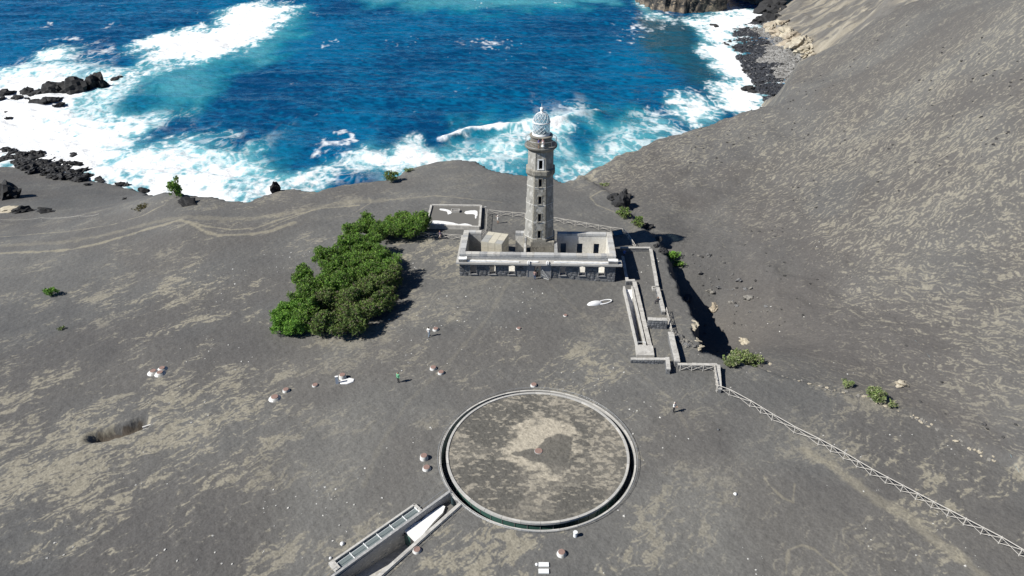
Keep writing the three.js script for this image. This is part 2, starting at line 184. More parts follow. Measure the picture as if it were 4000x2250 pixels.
function sdRimGrid(x, z) { let u = Math.max(0, Math.min(SGW - 2, (x - SGX) / SGS)), v = Math.max(0, Math.min(SGH - 2, (z - SGZ) / SGS)); const i = Math.floor(u), j = Math.floor(v), a = u - i, b = v - j, k = j * SGW + i; return mix(mix(SG[k], SG[k + 1], a), mix(SG[k + SGW], SG[k + SGW + 1], a), b); }

// holes in the ground for the sunken works
const RAMP_A = [-6.99,-57.82], RAMP_B = [-6.0,-56.08];
const RAMP = [[-7.12,-57.51], [-6.07,-55.78], [-14.31,-45.4], [-18.65,-45.4]];            // open entrance ramp beside the round roof
const STAIR = [[19.11,-102.93], [20.11,-102.93], [19.6,-86.35], [18.72,-86.35]];           // narrow sunken stair by the terrace
const BIN = [[.6, -.45], [26.3, -.45], [26.3, -9.6], [.6, -9.6]].map(([x, z]) => [-9.1 + x * Math.cos(.0325) - z * Math.sin(.0325), -107.3 + x * Math.sin(.0325) + z * Math.cos(.0325)]);   // floor of the roofless building
const holes = [(x, z) => sdPoly(BIN, x, z), (x, z) => RINGR - .25 - Math.hypot(x - RINGC[0], z - RINGC[1]), (x, z) => sdPoly(RAMP, x, z), (x, z) => sdPoly(STAIR, x, z)];
function hole(x, z) { let m = -1e9; for (const f of holes) m = Math.max(m, f(x, z)); return m; }
const tileable = (size, per, oct) => { const o = new Float32Array(size * size); let mx = 0; for (let k = 0, p = per, a = .5; k < oct; k++, p *= 2, a *= .55) { const R = (i, j) => RV[PERM[PERM[(i % p) & 511] + ((j % p) & 511)]]; for (let j = 0; j < size; j++) for (let i = 0; i < size; i++) { const x = i / size * p, y = j / size * p, xi = Math.floor(x), yi = Math.floor(y); let fx = x - xi, fy = y - yi; fx = fx * fx * (3 - 2 * fx); fy = fy * fy * (3 - 2 * fy); o[j * size + i] += a * mix(mix(R(xi, yi), R(xi + 1, yi), fx), mix(R(xi, yi + 1), R(xi + 1, yi + 1), fx), fy); } mx += a; } return o.map(v => v / mx); };
const gritN = tileable(512, 12, 5);
function groundChunk(x0, x1, z0, z1, step, tw, th, lower = 0, cut = null) {
  const nx = Math.round((x1 - x0) / step), nz = Math.round((z1 - z0) / step), pos = new Float32Array((nx + 1) * (nz + 1) * 3), uv = new Float32Array((nx + 1) * (nz + 1) * 2), ins = new Int8Array((nx + 1) * (nz + 1)), idx = [];
  const near = x0 < 40 && x1 > -30 && z1 > -120;
  for (let j = 0; j <= nz; j++) for (let i = 0; i <= nx; i++) {
    let x = x0 + (x1 - x0) * i / nx, z = z0 + (z1 - z0) * j / nz; const k = j * (nx + 1) + i;
    if (near && step < 1) { const d = hole(x, z); if (Math.abs(d) < step * .72) { const e = .02, gx = (hole(x + e, z) - hole(x - e, z)) / (2 * e), gz = (hole(x, z + e) - hole(x, z - e)) / (2 * e), g = gx * gx + gz * gz || 1; x -= gx * d / g; z -= gz * d / g; ins[k] = 1; } else if (d > 0) ins[k] = 2; }
    if (cut && x > cut[0] && x < cut[1] && z > cut[2] && z < cut[3]) ins[k] = 2;
    pos[k * 3] = x; pos[k * 3 + 1] = (ins[k] === 2 && !cut ? 0 : H(x, z)) - lower; pos[k * 3 + 2] = z; uv[k * 2] = (x - x0) / (x1 - x0); uv[k * 2 + 1] = (z - z0) / (z1 - z0);
  }
  for (let j = 0; j < nz; j++) for (let i = 0; i < nx; i++) {
    const a = j * (nx + 1) + i, b = a + 1, c = a + nx + 1, d = c + 1;
    for (const t of [[a, c, b], [b, c, d]]) { if (cut) { if (t.every(q => ins[q] === 2)) continue; } else if (t.some(q => ins[q])) { if (t.some(q => ins[q] === 2)) continue; const mx = (pos[t[0] * 3] + pos[t[1] * 3] + pos[t[2] * 3]) / 3, mz = (pos[t[0] * 3 + 2] + pos[t[1] * 3 + 2] + pos[t[2] * 3 + 2]) / 3; if (t.every(q => ins[q]) && hole(mx, mz) > 0) continue; } idx.push(...t); }
  }
  const g = new THREE.BufferGeometry(); g.setAttribute('position', new THREE.BufferAttribute(pos, 3)); g.setAttribute('uv', new THREE.BufferAttribute(uv, 2)); g.setIndex(idx); g.computeVertexNormals();
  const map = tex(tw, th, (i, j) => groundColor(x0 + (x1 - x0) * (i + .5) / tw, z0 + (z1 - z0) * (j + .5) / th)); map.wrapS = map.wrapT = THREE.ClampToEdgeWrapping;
  const b = tex(512, 512, (i, j) => gritN[j * 512 + i], false); b.repeat.set((x1 - x0) / 9, (z1 - z0) / 9);
  structure('ash_ground', g, new THREE.MeshStandardMaterial({ map, bumpMap: b, bumpScale: .13, roughness: 1 }));
}
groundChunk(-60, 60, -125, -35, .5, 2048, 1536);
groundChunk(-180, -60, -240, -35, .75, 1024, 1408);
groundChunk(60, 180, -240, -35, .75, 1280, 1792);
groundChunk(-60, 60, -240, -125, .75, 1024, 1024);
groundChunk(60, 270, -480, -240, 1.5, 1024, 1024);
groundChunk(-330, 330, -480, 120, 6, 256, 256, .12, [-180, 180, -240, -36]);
console.log('ground done');

// ---------------------------------------------------------------- sea
const FOAM = [
[[-202.26,-394.61],[-199.42,-422.08],[-186.14,-440.22],[-174.61,-436.08],[-190.66,-491.1],[-186.51,-517.9],[-171.86,-520.76],[-147.0,-504.17],[-139.85,-457.6],[-136.14,-412.55],[-145.73,-371.68],[-156.83,-353.86],[-174.23,-351.04],[-190.37,-374.85]],
[[-249.59,-322.38],[-236.65,-332.33],[-227.25,-345.52],[-220.82,-351.04],[-204.15,-340.11],[-192.84,-336.15],[-175.18,-333.58],[-166.3,-317.57],[-165.89,-303.95],[-174.42,-293.34],[-172.48,-279.53],[-173.27,-268.54],[-161.86,-263.3],[-149.54,-263.3],[-135.34,-256.58],[-139.25,-247.04],[-139.0,-238.08],[-124.81,-233.78],[-116.38,-231.01],[-108.8,-221.66],[-97.67,-219.11],[-90.66,-222.97],[-83.87,-210.55],[-85.22,-201.38],[-72.22,-202.49],[-66.33,-204.75],[-59.01,-201.38],[-56.23,-181.07],[-81.9,-175.61],[-115.49,-181.07],[-155.7,-201.38],[-176.33,-212.93]],
[[-236.79,-367.12],[-240.04,-378.01],[-235.2,-381.22],[-223.85,-365.58],[-223.74,-353.86],[-231.34,-353.86]],
[[-38.56,-208.54],[-38.59,-219.11],[-39.02,-228.73],[-37.0,-235.25],[-34.5,-236.18],[-32.65,-228.73],[-29.31,-224.28],[-25.09,-226.05],[-22.71,-227.85],[-24.69,-221.66],[-29.28,-218.27],[-32.25,-212.52],[-35.84,-203.95]],
[[13.1,-214.12],[18.1,-216.59],[24.41,-219.11],[27.92,-217.43],[24.49,-203.95],[19.78,-199.51],[15.42,-198.06],[13.06,-201.7]],
[[-2.87,-246.74],[0.82,-253.43],[6.0,-259.71],[7.79,-259.01],[7.14,-250.72],[3.57,-244.8],[0.14,-241.62]],
[[13.84,-259.01],[18.73,-261.87],[18.52,-258.29],[17.46,-255.48],[15.13,-253.43]],
[[109.45,-458.17],[132.3,-482.99],[152.57,-498.6],[168.26,-480.84],[174.39,-466.12],[155.06,-439.16],[139.4,-435.55],[127.71,-411.61],[119.31,-381.22],[117.39,-367.5],[118.34,-349.62],[117.96,-331.04],[110.48,-312.06],[109.49,-298.57],[107.93,-280.94],[92.26,-271.19],[87.69,-279.29],[88.75,-294.92],[90.57,-306.15],[101.38,-322.38],[96.32,-331.04],[98.04,-354.58],[99.97,-381.22],[106.33,-411.61],[108.92,-435.55]],
[[66.38,-286.04],[69.93,-288.67],[75.03,-284.34],[79.02,-272.01],[73.77,-262.03],[69.05,-257.63],[66.96,-269.63]],
[[86.78,-530.18],[97.16,-551.46],[89.22,-487.33],[93.31,-478.63],[96.5,-470.28],[86.98,-478.63]],
[[130.17,-487.33],[138.87,-496.33],[149.91,-500.89],[147.44,-482.99],[133.82,-470.28]],
[[-49.82,-232.29],[-45.51,-227.33],[-40.72,-215.67],[-45.63,-217.93],[-49.8,-224.92]]];
const LACE = [
[[-243.11,-342.77],[-242.26,-371.68],[-232.0,-378.01],[-208.76,-359.66],[-194.81,-340.11],[-175.52,-327.26],[-164.69,-303.95],[-163.64,-266.75],[-150.33,-261.6],[-132.53,-254.95],[-134.08,-238.08],[-113.43,-229.64],[-91.47,-228.26],[-80.43,-215.36],[-80.78,-203.6],[-155.7,-201.38]],
[[53.13,-253.34],[56.76,-258.35],[63.58,-249.18],[56.9,-242.48]],
[[28.64,-231.18],[40.34,-233.61],[43.78,-231.18],[35.72,-224.11],[28.56,-218.47]],
[[-39.79,-207.0],[-37.52,-234.3],[-29.4,-225.16],[-20.87,-228.73],[-14.8,-234.3],[-9.99,-236.18],[-6.47,-225.16],[-1.66,-210.91],[-13.54,-210.12]],
[[9.6,-259.98],[23.73,-269.37],[23.99,-259.98],[17.64,-234.83],[22.13,-224.92],[18.1,-215.67],[12.35,-234.83],[9.32,-251.12]],
[[-56.42,-217.93],[-50.49,-226.36],[-43.15,-209.99],[-45.48,-198.92],[-50.7,-200.7]]];
const TURQ = [
[[-180.04,-342.77],[-175.45,-353.86],[-144.67,-368.61],[-135.06,-408.86],[-138.83,-466.71],[-141.6,-501.57],[-131.2,-471.48],[-121.32,-416.3],[-118.78,-365.58],[-123.67,-342.77],[-136.7,-345.52],[-129.17,-312.93],[-123.39,-293.34],[-125.9,-281.43],[-137.34,-268.54],[-145.2,-273.92],[-162.87,-303.95]],
[[-174.96,-275.76],[-175.01,-293.34],[-166.76,-308.41],[-166.88,-322.38],[-143.29,-272.11],[-135.75,-259.92],[-149.27,-261.6],[-165.81,-266.75]],
[[-112.87,-228.26],[-91.47,-228.26],[-78.07,-222.97],[-70.91,-215.36],[-70.37,-203.6],[-80.93,-201.38]],
[[-30.42,-228.73],[-24.37,-232.42],[-21.2,-242.05],[-15.52,-248.14],[-7.18,-255.57],[4.88,-246.07],[18.4,-246.07],[30.65,-234.3],[33.95,-221.66],[22.66,-216.59],[4.23,-207.0],[-4.64,-210.91],[-19.85,-223.4]],
[[30.5,-268.09],[36.85,-269.63],[48.1,-265.01],[53.08,-250.55],[45.23,-232.39],[33.8,-225.26],[26.04,-217.38],[21.54,-226.41]],
[[-136.87,-582.08],[78.21,-582.08],[78.58,-514.45],[-16.72,-490.36],[-104.78,-514.45]]];
const SHOAL = [
[[84.15,-466.12],[107.92,-458.17],[106.45,-418.24],[99.33,-381.22],[101.07,-354.58],[94.69,-322.38],[88.44,-306.15],[81.9,-322.38],[80.9,-359.66],[70.04,-375.59],[75.16,-428.43]]];

{
  const x0 = -400, x1 = 400, z0 = -570, z1 = -120, FW = 400, FH = 300;
  const grid = (polys, sz) => { const g = new Float32Array(FW * FH); for (let j = 0; j < FH; j++) for (let i = 0; i < FW; i++) { const x = x0 + (x1 - x0) * i / (FW - 1), z = z0 + (z1 - z0) * j / (FH - 1); let m = -1e9; for (const p of polys) m = Math.max(m, sdPoly(p, x, z, sz)); g[j * FW + i] = m; } return (x, z) => { const u = Math.max(0, Math.min(FW - 1.001, (x - x0) / (x1 - x0) * (FW - 1))), v = Math.max(0, Math.min(FH - 1.001, (z - z0) / (z1 - z0) * (FH - 1))), i = Math.floor(u), j = Math.floor(v), a = u - i, b = v - j, k = j * FW + i; return mix(mix(g[k], g[k + 1], a), mix(g[k + FW], g[k + FW + 1], a), b); }; };
  const fF = grid(FOAM, .35), fL = grid(LACE, .35), fT = grid(TURQ, .35), fS = grid(SHOAL, .35);
  const crest = [[-23.57,-242.75], [-15.82,-250.55], [-3.76,-254.02], [5.67,-255.48], [14.28,-257.57], [22.47,-265.55], [32.69,-270.02]];
  function swell(x, z) { const w = (fbm(x * .02, z * .02, 2) - .5) * 30; return (vn((x + w) * .035, (z + w * .4) * .10) - .5) * 1.5 + (fbm((x + w * .3) * .12 + 3, (z - x * .25) * .30, 4) - .5) * 1.5 + 1.6 * Math.exp(-((lineD(crest, x, z) / 2.6) ** 2)) + 1.3 * ss(-6, 6, fF(x, z)) * (fbm(x * .22, z * .3, 3) - .35); }
  const N = 520, M = 380, g = new THREE.PlaneGeometry(1, 1, N, M), p = g.attributes.position, uv = g.attributes.uv;
  for (let j = 0, k = 0; j <= M; j++) for (let i = 0; i <= N; i++, k++) { const x = x0 + (x1 - x0) * i / N, z = z0 + (z1 - z0) * j / M; const e = Math.min(1, Math.min(i, N - i, j, M - j) / 12); p.setXYZ(k, x, SEA + swell(x, z) * e, z); uv.setXY(k, i / N, j / M); }
  g.index.array.reverse?.(); g.computeVertexNormals();
  const foamA = new Float32Array(2048 * 2048), c = [0, 0, 0];
  const DEEP = [.0005, .042, .118], MID = [.001, .118, .25], TQ = [.015, .25, .30], LIGHT = [.24, .52, .57], SH = [.012, .075, .10], FO = [.8, .82, .83];
  const map = tex(2048, 2048, (i, j) => {
    const x = x0 + (x1 - x0) * (i + .5) / 2048, z = z0 + (z1 - z0) * (j + .5) / 2048;
    const wx = (fbm(x * .06, z * .04, 3) - .5) * 12, wz = (fbm(x * .06 + 50, z * .04 + 8, 3) - .5) * 24;
    const n = fbm((x + wx) * .085, (z + wz) * .045, 6), m = fbm((x + wx) * .035 + 20, (z + wz) * .016, 3), det = fbm(x * .42 + 7, (z - x * .12) * .24, 4), sp = vn(x * 1.3, z * .8);
    const rid = 1 - Math.abs(2 * fbm((x + wx * 1.2) * .13 + 9, (z + wz * .8) * .065, 5) - 1), rid2 = 1 - Math.abs(2 * fbm((x + wx) * .36 + 2, (z + wz) * .16, 4) - 1);
    const f0 = fF(x, z), sF = Math.max(-2.2, Math.min(1.5, f0 / (f0 < 0 ? 5 : 9))), sL = Math.max(-2, Math.min(1, fL(x, z) / 9)), sT = Math.max(-2, Math.min(1, fT(x, z) / 11)), sS = Math.max(-2, Math.min(1, fS(x, z) / 10));
    const fb = .5 + (sF > 0 ? .42 : .30) * sF + (n - .5) * 1.0 + (det - .5) * .55 + (sp - .5) * .12;
    let foam = ss(.44, .74, fb + (det - .5) * .15);
    foam = Math.max(foam, ss(.20, .5, fb) * ss(.74, .95, rid2 + (sp - .5) * .1) * .75);
    const lace = ss(-.9, .7, sL + (n - .5) * 3 + .1) * ss(.82, .97, Math.max(rid, rid2 * .97) + (sp - .5) * .12 + (det - .5) * .2) * .62;
    const haze = Math.min(1, ss(-.7, 1, sL + (n - .5) * 2.2) * .6 * (.5 + det) + ss(-1.5, .5, sF + (n - .5) * 1.6) * .6 * (.5 + det) + ss(-.2, 1.2, sT + (n - .5) * 2) * .25);
    const caps = ss(.62, .72, vn(x * .05, z * .025) * .42 + rid * .2 + det * .3 - .085) * ss(.3, .5, m) * .8;
    const cr = ss(2.4, .3, lineD(crest, x, z + 1.2) + (n - .5) * 7 + (det - .5) * 4) * .95;
    foam = Math.max(foam, lace, caps, cr);
    const tq = Math.max(0, Math.min(1, ss(-.9, .8, sT + (n - .5) * 2.2 + (m - .5)) * .85 + ss(-1.5, .3, sF + (n - .5) * 1.6) * .8));
    const sh = ss(-.9, .4, sS + (n - .5) * 1.2) * (1 - tq * .6), ripple = fbm(x * .42, (z - x * .3) * .62, 4);
    for (let k = 0; k < 3; k++) { let v = mix(DEEP[k], MID[k], ss(.34, .72, m * .5 + ripple * .55)); v = mix(v, SH[k], sh * .75); v = mix(v, TQ[k], tq * .85); v = mix(v, LIGHT[k], haze * Math.min(1, tq * 1.3)); c[k] = mix(v, FO[k], foam); }
    foamA[j * 2048 + i] = foam; return c;
  });
  map.wrapS = map.wrapT = THREE.ClampToEdgeWrapping;
  const rough = tex(1024, 1024, (i, j) => .16 + .8 * foamA[j * 2 * 2048 + i * 2], false);
  const wv = tileable(512, 10, 5), bt = tex(512, 512, (i, j) => wv[j * 512 + i], false); bt.repeat.set(800 / 27, 450 / 17);
  const mat = new THREE.MeshStandardMaterial({ map, roughnessMap: rough, roughness: 1, bumpMap: bt, bumpScale: .55 });
  structure('sea', g, mat);
  const far = new THREE.RingGeometry(380, 5000, 64, 3); far.rotateX(-Math.PI / 2); far.translate(0, SEA - .6, -345);
  structure('open_sea', far, new THREE.MeshStandardMaterial({ color: new THREE.Color().setRGB(.004, .05, .145), roughness: .2 }));
}
console.log('sea done');

// ---------------------------------------------------------------- materials of the built works
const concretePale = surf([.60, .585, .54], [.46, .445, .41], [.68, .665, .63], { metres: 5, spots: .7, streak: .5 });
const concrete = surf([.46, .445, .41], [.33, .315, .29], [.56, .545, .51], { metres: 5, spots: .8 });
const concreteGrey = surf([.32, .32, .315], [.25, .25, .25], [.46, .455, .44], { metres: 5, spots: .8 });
const concreteEave = surf([.40, .39, .365], [.30, .29, .27], [.48, .47, .44], { metres: 4, spots: .8 });
const plaster = surf([.31, .30, .27], [.18, .17, .15], [.5, .485, .45], { metres: 6, spots: .7, streak: .7, size: 512 });
const plasterDark = surf([.235, .22, .185], [.15, .14, .118], [.33, .31, .265], { metres: 4, spots: 1, streak: .5 });
const whitewash = surf([.78, .78, .77], [.6, .6, .58], [.84, .84, .83], { metres: 4, spots: .6, bump: .03 });
const basaltMat = [0, 1, 2].map(k => surf([.10 + k * .04, .104 + k * .04, .11 + k * .04], [.05, .05, .055], [.24, .24, .24], { metres: 1.2, spots: .8, size: 128, bump: .03 }));
const frameStone = surf([.24, .24, .24], [.17, .17, .17], [.3, .3, .3], { metres: 2, size: 128 });
const mortar = surf([.15, .15, .15], [.12, .12, .12], [.32, .32, .31], { metres: 3, spots: .8 });
const paleWood = surf([.50, .475, .43], [.38, .35, .31], [.60, .575, .53], { metres: 1.5, size: 128, bump: .006 });
const steel = flat(.42, .43, .43, { roughness: .45, metalness: .4 });
const whitePaint = flat(.78, .79, .78, { roughness: .55 });
const glass = new THREE.MeshPhysicalMaterial({ color: 0xffffff, transmission: 1, thickness: 0, roughness: .03, ior: 1.5 });
const lanternGlass = new THREE.MeshPhysicalMaterial({ color: new THREE.Color().setRGB(.56, .70, .76), transmission: .72, thickness: 0, roughness: .12, ior: 1.5 });
const lanternBar = flat(.78, .8, .8, { roughness: .5 });
const greenGlass = new THREE.MeshPhysicalMaterial({ color: new THREE.Color().setRGB(.05, .11, .095), roughness: .08, clearcoat: .5 });
const tintGlass = new THREE.MeshPhysicalMaterial({ color: new THREE.Color().setRGB(.17, .2, .2), roughness: .12, clearcoat: .6 });
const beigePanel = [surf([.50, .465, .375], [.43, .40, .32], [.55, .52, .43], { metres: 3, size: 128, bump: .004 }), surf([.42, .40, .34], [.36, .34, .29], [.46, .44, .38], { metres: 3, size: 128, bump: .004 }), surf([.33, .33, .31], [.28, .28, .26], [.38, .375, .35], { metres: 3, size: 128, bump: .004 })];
function stoneGeo(k) { const g = new THREE.BoxGeometry(1, 1, 1, 2, 2, 1); const p = g.attributes.position; for (let i = 0; i < p.count; i++) { const x = p.getX(i), y = p.getY(i), z = p.getZ(i); const e = .13 * (vn(x * 3 + k * 7.7 + 50, y * 3 + z * 2 + k) - .5), f = (Math.abs(x) > .4 && Math.abs(y) > .4) ? .82 : 1; p.setXYZ(i, x * f + e, y * f + .13 * (vn(y * 3 + k * 3.1, x * 3 + z + 9) - .5), z + (Math.abs(x) < .1 && Math.abs(y) < .1 && z > 0 ? .22 : 0)); } const n = g.toNonIndexed(); n.computeVertexNormals(); return n; }
const stoneGeos = [0, 1, 2, 3, 4].map(stoneGeo);
function rubble(parent, w, h, y0, rowH, place, skip) {   // stones one by one on a wall face; place(mesh, u, v, sw, sh)
  let n = 0;
  for (let v = y0; v < y0 + h - .12;) {
    const rh = Math.min(rr(.8, 1.2) * rowH, y0 + h - v); let u = rr(-.1, 0);
    while (u < w - .1) {
      const sw = Math.min(rr(.9, 2) * rowH, w - u); if (sw < .12) break;
      const cu = u + sw / 2, cv = v + rh / 2; u += sw; if (cu < .05 || (skip && skip(cu, cv, sw, rh))) continue;
      const m = new THREE.Mesh(stoneGeos[Math.floor(rnd() * 5)], basaltMat[Math.floor(rnd() * 3)]); m.name = 'stone'; m.castShadow = m.receiveShadow = true;
      m.scale.set(sw * .96, rh * .94, rr(.09, .16)); place(m, cu, cv); parent.add(m); n++;
    }
    v += rh;
  }
  return n;
}

// ---------------------------------------------------------------- roofless lighthouse keepers' building
const BPOS = [-9.1, 0, -107.3], BROT = -.0325;
const bw = (x, z) => { const c = Math.cos(BROT), s = Math.sin(BROT); return [BPOS[0] + x * c + z * s, BPOS[2] - x * s + z * c]; };
{
  const b = thing('roofless_building', 'long roofless grey stone building with pale concrete walls at the lighthouse foot', 'building', BPOS, BROT);
  const L = 26.95, D = 9.9, T = 4.0;
  const openings = [[1.85, 2.95], [5.19, 6.24], [8.55, 9.58], [17.4, 18.4], [20.7, 21.75], [24.05, 25.1]], door = [13.05, 14.1];
  const wallShape = new THREE.Shape([[0, -1.6], [L, -1.6], [L, 2.65], [0, 2.65]].map(p => new THREE.Vector2(...p)));
  for (const [a, c] of openings) wallShape.holes.push(new THREE.Path([[a, .5], [c, .5], [c, 2.1], [(a + c) / 2, 2.27], [a, 2.1]].map(p => new THREE.Vector2(...p))));
  wallShape.holes.push(new THREE.Path([[door[0], -.02], [door[1], -.02], [door[1], 2.35], [door[0], 2.35]].map(p => new THREE.Vector2(...p))));
  const fw = new THREE.ExtrudeGeometry(wallShape, { depth: .58, bevelEnabled: false }); fw.translate(0, 0, -.6);
  const front = part('front_wall', fw, mortar, b);
  rubble(front, L, 3.9, -1.25, .5, (m, u, v) => m.position.set(u, v, 0), (u, v, w, h) => { if (v > 2.6) return true; for (const [a, c] of openings) if (u + w / 2 > a - .12 && u - w / 2 < c + .12 && v + h / 2 > .35 && v - h / 2 < 2.4) return true; if (u + w / 2 > 11.6 && u - w / 2 < 15.8) return true; return v < -.15 && u < 19; });
  const dp = part('door_surround', [box(1.3, 4.2, .14, 12.3, -1.6, .04), box(1.55, 4.2, .14, 14.93, -1.6, .04), box(4.0, .28, .16, 13.75, 2.37, .05), box(.18, 4.1, .2, 11.75, -1.5, .08), box(.18, 4.1, .2, 15.8, -1.5, .08)], frameStone, b);
  for (const [a, c] of openings) part('window_surround', [box(.09, 1.75, .1, a - .05, .45, .06), box(.09, 1.75, .1, c + .05, .45, .06), box(c - a + .4, .1, .2, (a + c) / 2, .38, .08)], frameStone, b);
  part('floor_slab', box(L - 1.4, .1, D - 1.0, L / 2, -.98, -D / 2 - .1), concretePale, b);
  // upper walls
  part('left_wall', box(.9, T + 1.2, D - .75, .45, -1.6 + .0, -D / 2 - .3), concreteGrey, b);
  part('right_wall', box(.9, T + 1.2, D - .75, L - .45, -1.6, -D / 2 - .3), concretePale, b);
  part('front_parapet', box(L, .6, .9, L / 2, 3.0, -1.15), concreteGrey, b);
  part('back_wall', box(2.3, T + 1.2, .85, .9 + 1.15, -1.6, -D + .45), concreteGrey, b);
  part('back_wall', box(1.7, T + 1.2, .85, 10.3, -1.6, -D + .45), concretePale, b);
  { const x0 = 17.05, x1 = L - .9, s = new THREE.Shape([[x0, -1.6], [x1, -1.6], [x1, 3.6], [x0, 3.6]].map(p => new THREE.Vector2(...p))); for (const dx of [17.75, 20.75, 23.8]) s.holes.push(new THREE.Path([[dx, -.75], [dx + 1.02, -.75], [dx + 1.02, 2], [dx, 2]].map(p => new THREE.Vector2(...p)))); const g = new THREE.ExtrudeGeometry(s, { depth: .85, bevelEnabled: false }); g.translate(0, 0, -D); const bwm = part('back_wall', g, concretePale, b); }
  part('partition_wall', box(.35, T + .9, 3.4, 11.25, -.9, -3.3), concrete, b); part('partition_wall', box(.35, T + .9, 1.9, 11.3, -.9, -8.2), concrete, b); part('threshold_wall', box(6.2, 1.7, .5, 6.3, -1.65, -D + .4), concreteGrey, b);
  part('partition_wall', box(.5, T + .2, 5.2, 16.75, -.9, -4.2), concreteGrey, b);
  part('tower_block', box(4.2, 4.5, 5.2, 14.35, -.9, -8.9), plasterDark, b);
  // coping stones one by one
  const cope = (x, z, w, d, m) => { const c = part('coping_stone', box(w - .02, .42, d, x, 3.58 + rr(0, .02), z), m, b); };
  const cm = [concrete, concreteGrey, surf([.43, .43, .42], [.36, .36, .35], [.52, .51, .5], { metres: 4 })];
  const pickc = () => cm[Math.floor(rnd() * 3)];
  for (let x = 0; x < L - .1;) { const w = Math.min(rr(.8, 1.4), L - x); cope(x + w / 2, -1.15, w, .98, pickc()); x += w; }
  for (const [cx, z0, z1] of [[.45, -1.66, -D], [L - .45, -1.66, -D]]) for (let z = z0; z > z1 + .05;) { const w = Math.min(rr(.8, 1.3), z - z1); cope(cx, z - w / 2, .98, w - .02, pickc()); z -= w; }
  for (const [x0, x1] of [[.95, 3.2], [9.45, 11.05], [17.05, L - .95]]) for (let x = x0; x < x1 - .05;) { const w = Math.min(rr(.8, 1.4), x1 - x); cope(x + w / 2, -D + .45, w, .95, pickc()); x += w; }
  // eave slab with rough whitewashed edge, corner blocks and scroll brackets
  const eave = part('eave_slab', [box(L + 1.5, .34, 2.2, L / 2 + .25, 2.66, -.45), box(1.1, .34, D - 1.7, .05, 2.66, -D / 2 - .75)], concreteEave, b);
  for (let x = 1.4; x < L - 1.5;) { const w = rr(.9, 1.9); if (!(x < 12.1 && x + w > 11.7) && !(x < 15.4 && x + w > 15)) { const g = new THREE.BoxGeometry(w, rr(.14, .22), rr(.24, .34), 5, 1, 2); const p = g.attributes.position; for (let i = 0; i < p.count; i++) p.setXYZ(i, p.getX(i), p.getY(i) * (1 + (vn((x + p.getX(i)) * 3.3, p.getZ(i) * 5) - .5) * .8), p.getZ(i) * (1 + (vn((x + p.getX(i)) * 2.1, 8) - .5) * .5)); g.computeVertexNormals(); g.translate(x + w / 2, 3.09, .12 + rr(-.04, .04)); part('plaster_edge', g, whitewash, eave); } x += w; }
  for (const [x, w] of [[.65, 1.35], [L - .55, 1.6]]) { part('corner_block', box(w, .5, .85, x, 3.0, .05), mortar, eave); const g = new THREE.BoxGeometry(w + .06, .16, .9, 6, 1, 4); const p = g.attributes.position; for (let i = 0; i < p.count; i++) p.setY(i, p.getY(i) + .12 * (vn(p.getX(i) * 2 + x, p.getZ(i) * 2) - .5)); g.computeVertexNormals(); g.translate(x, 3.6, .05); part('corner_cap', g, whitewash, eave); }
  for (const x of [11.95, 15.2]) { const s = new THREE.TorusGeometry(.3, .09, 8, 14, Math.PI * 1.1); s.rotateY(Math.PI / 2); s.translate(x - .14, 3.02, .45); const s2 = s.clone(); s2.translate(.28, 0, 0); part('scroll_bracket', [clean(s), clean(s2), clean(box(.2, .3, .5, x, 2.98, .25))], whitewash, eave); }
}
{ // glazed steel gate leaf standing open at the door
  const [x, z] = bw(14.15, .12), g = thing('door_gate', 'open steel mesh gate leaf at the dark doorway', 'gate', [x, .02, z], BROT - .55);
  part('gate_frame', [beam([0, 0, 0], [0, 1.95, 0], .04), beam([1.55, 0, 0], [1.55, .25, 0], .035), beam([0, 1.95, 0], [1.55, .25, 0], .035), beam([0, .05, 0], [1.55, .05, 0], .035)], steel, g);
  const bars = []; for (let i = 1; i < 14; i++) { const x0 = i * .11; bars.push(beam([x0, .05, 0], [x0, 1.95 - x0 * 1.1, 0], .007, 4)); } for (let i = 1; i < 15; i++) { const y = i * .12; bars.push(beam([0, y, 0], [Math.min(1.5, (1.95 - y) / 1.1), y, 0], .007, 4)); } part('gate_mesh', bars, steel, g);
}
{ // beige panel-clad cube in the left room
  const a = [-5.53, -112.97], bq = [-1.81, -111.84], ang = -Math.atan2(bq[1] - a[1], bq[0] - a[0]), W = 3.88, Dp = 4.15, Hh = 4.72;
  const c = thing('panel_clad_cube', 'large beige panelled cube standing in the roofless left room', 'cabin', [a[0], -.87, a[1]], ang);
  part('core', box(W - .1, Hh - .1, Dp - .1, W / 2, .0, -Dp / 2), flat(.05, .05, .045), c);
  const pw = W / 3, ph = Hh / 4, pd = Dp / 3, gap = .05;
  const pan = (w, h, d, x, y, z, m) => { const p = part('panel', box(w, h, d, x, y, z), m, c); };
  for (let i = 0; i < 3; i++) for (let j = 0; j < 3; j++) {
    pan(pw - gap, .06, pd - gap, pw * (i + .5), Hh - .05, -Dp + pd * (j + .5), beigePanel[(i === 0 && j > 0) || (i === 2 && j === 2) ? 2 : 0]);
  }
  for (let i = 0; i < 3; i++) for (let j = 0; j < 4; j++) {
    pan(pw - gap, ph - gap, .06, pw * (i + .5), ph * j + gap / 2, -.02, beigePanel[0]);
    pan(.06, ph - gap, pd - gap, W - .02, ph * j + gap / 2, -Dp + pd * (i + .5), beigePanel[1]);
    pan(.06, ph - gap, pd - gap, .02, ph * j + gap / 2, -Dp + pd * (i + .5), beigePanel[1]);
    pan(pw - gap, ph - gap, .06, pw * (i + .5), ph * j + gap / 2, -Dp + .02, beigePanel[1]);
  }
}
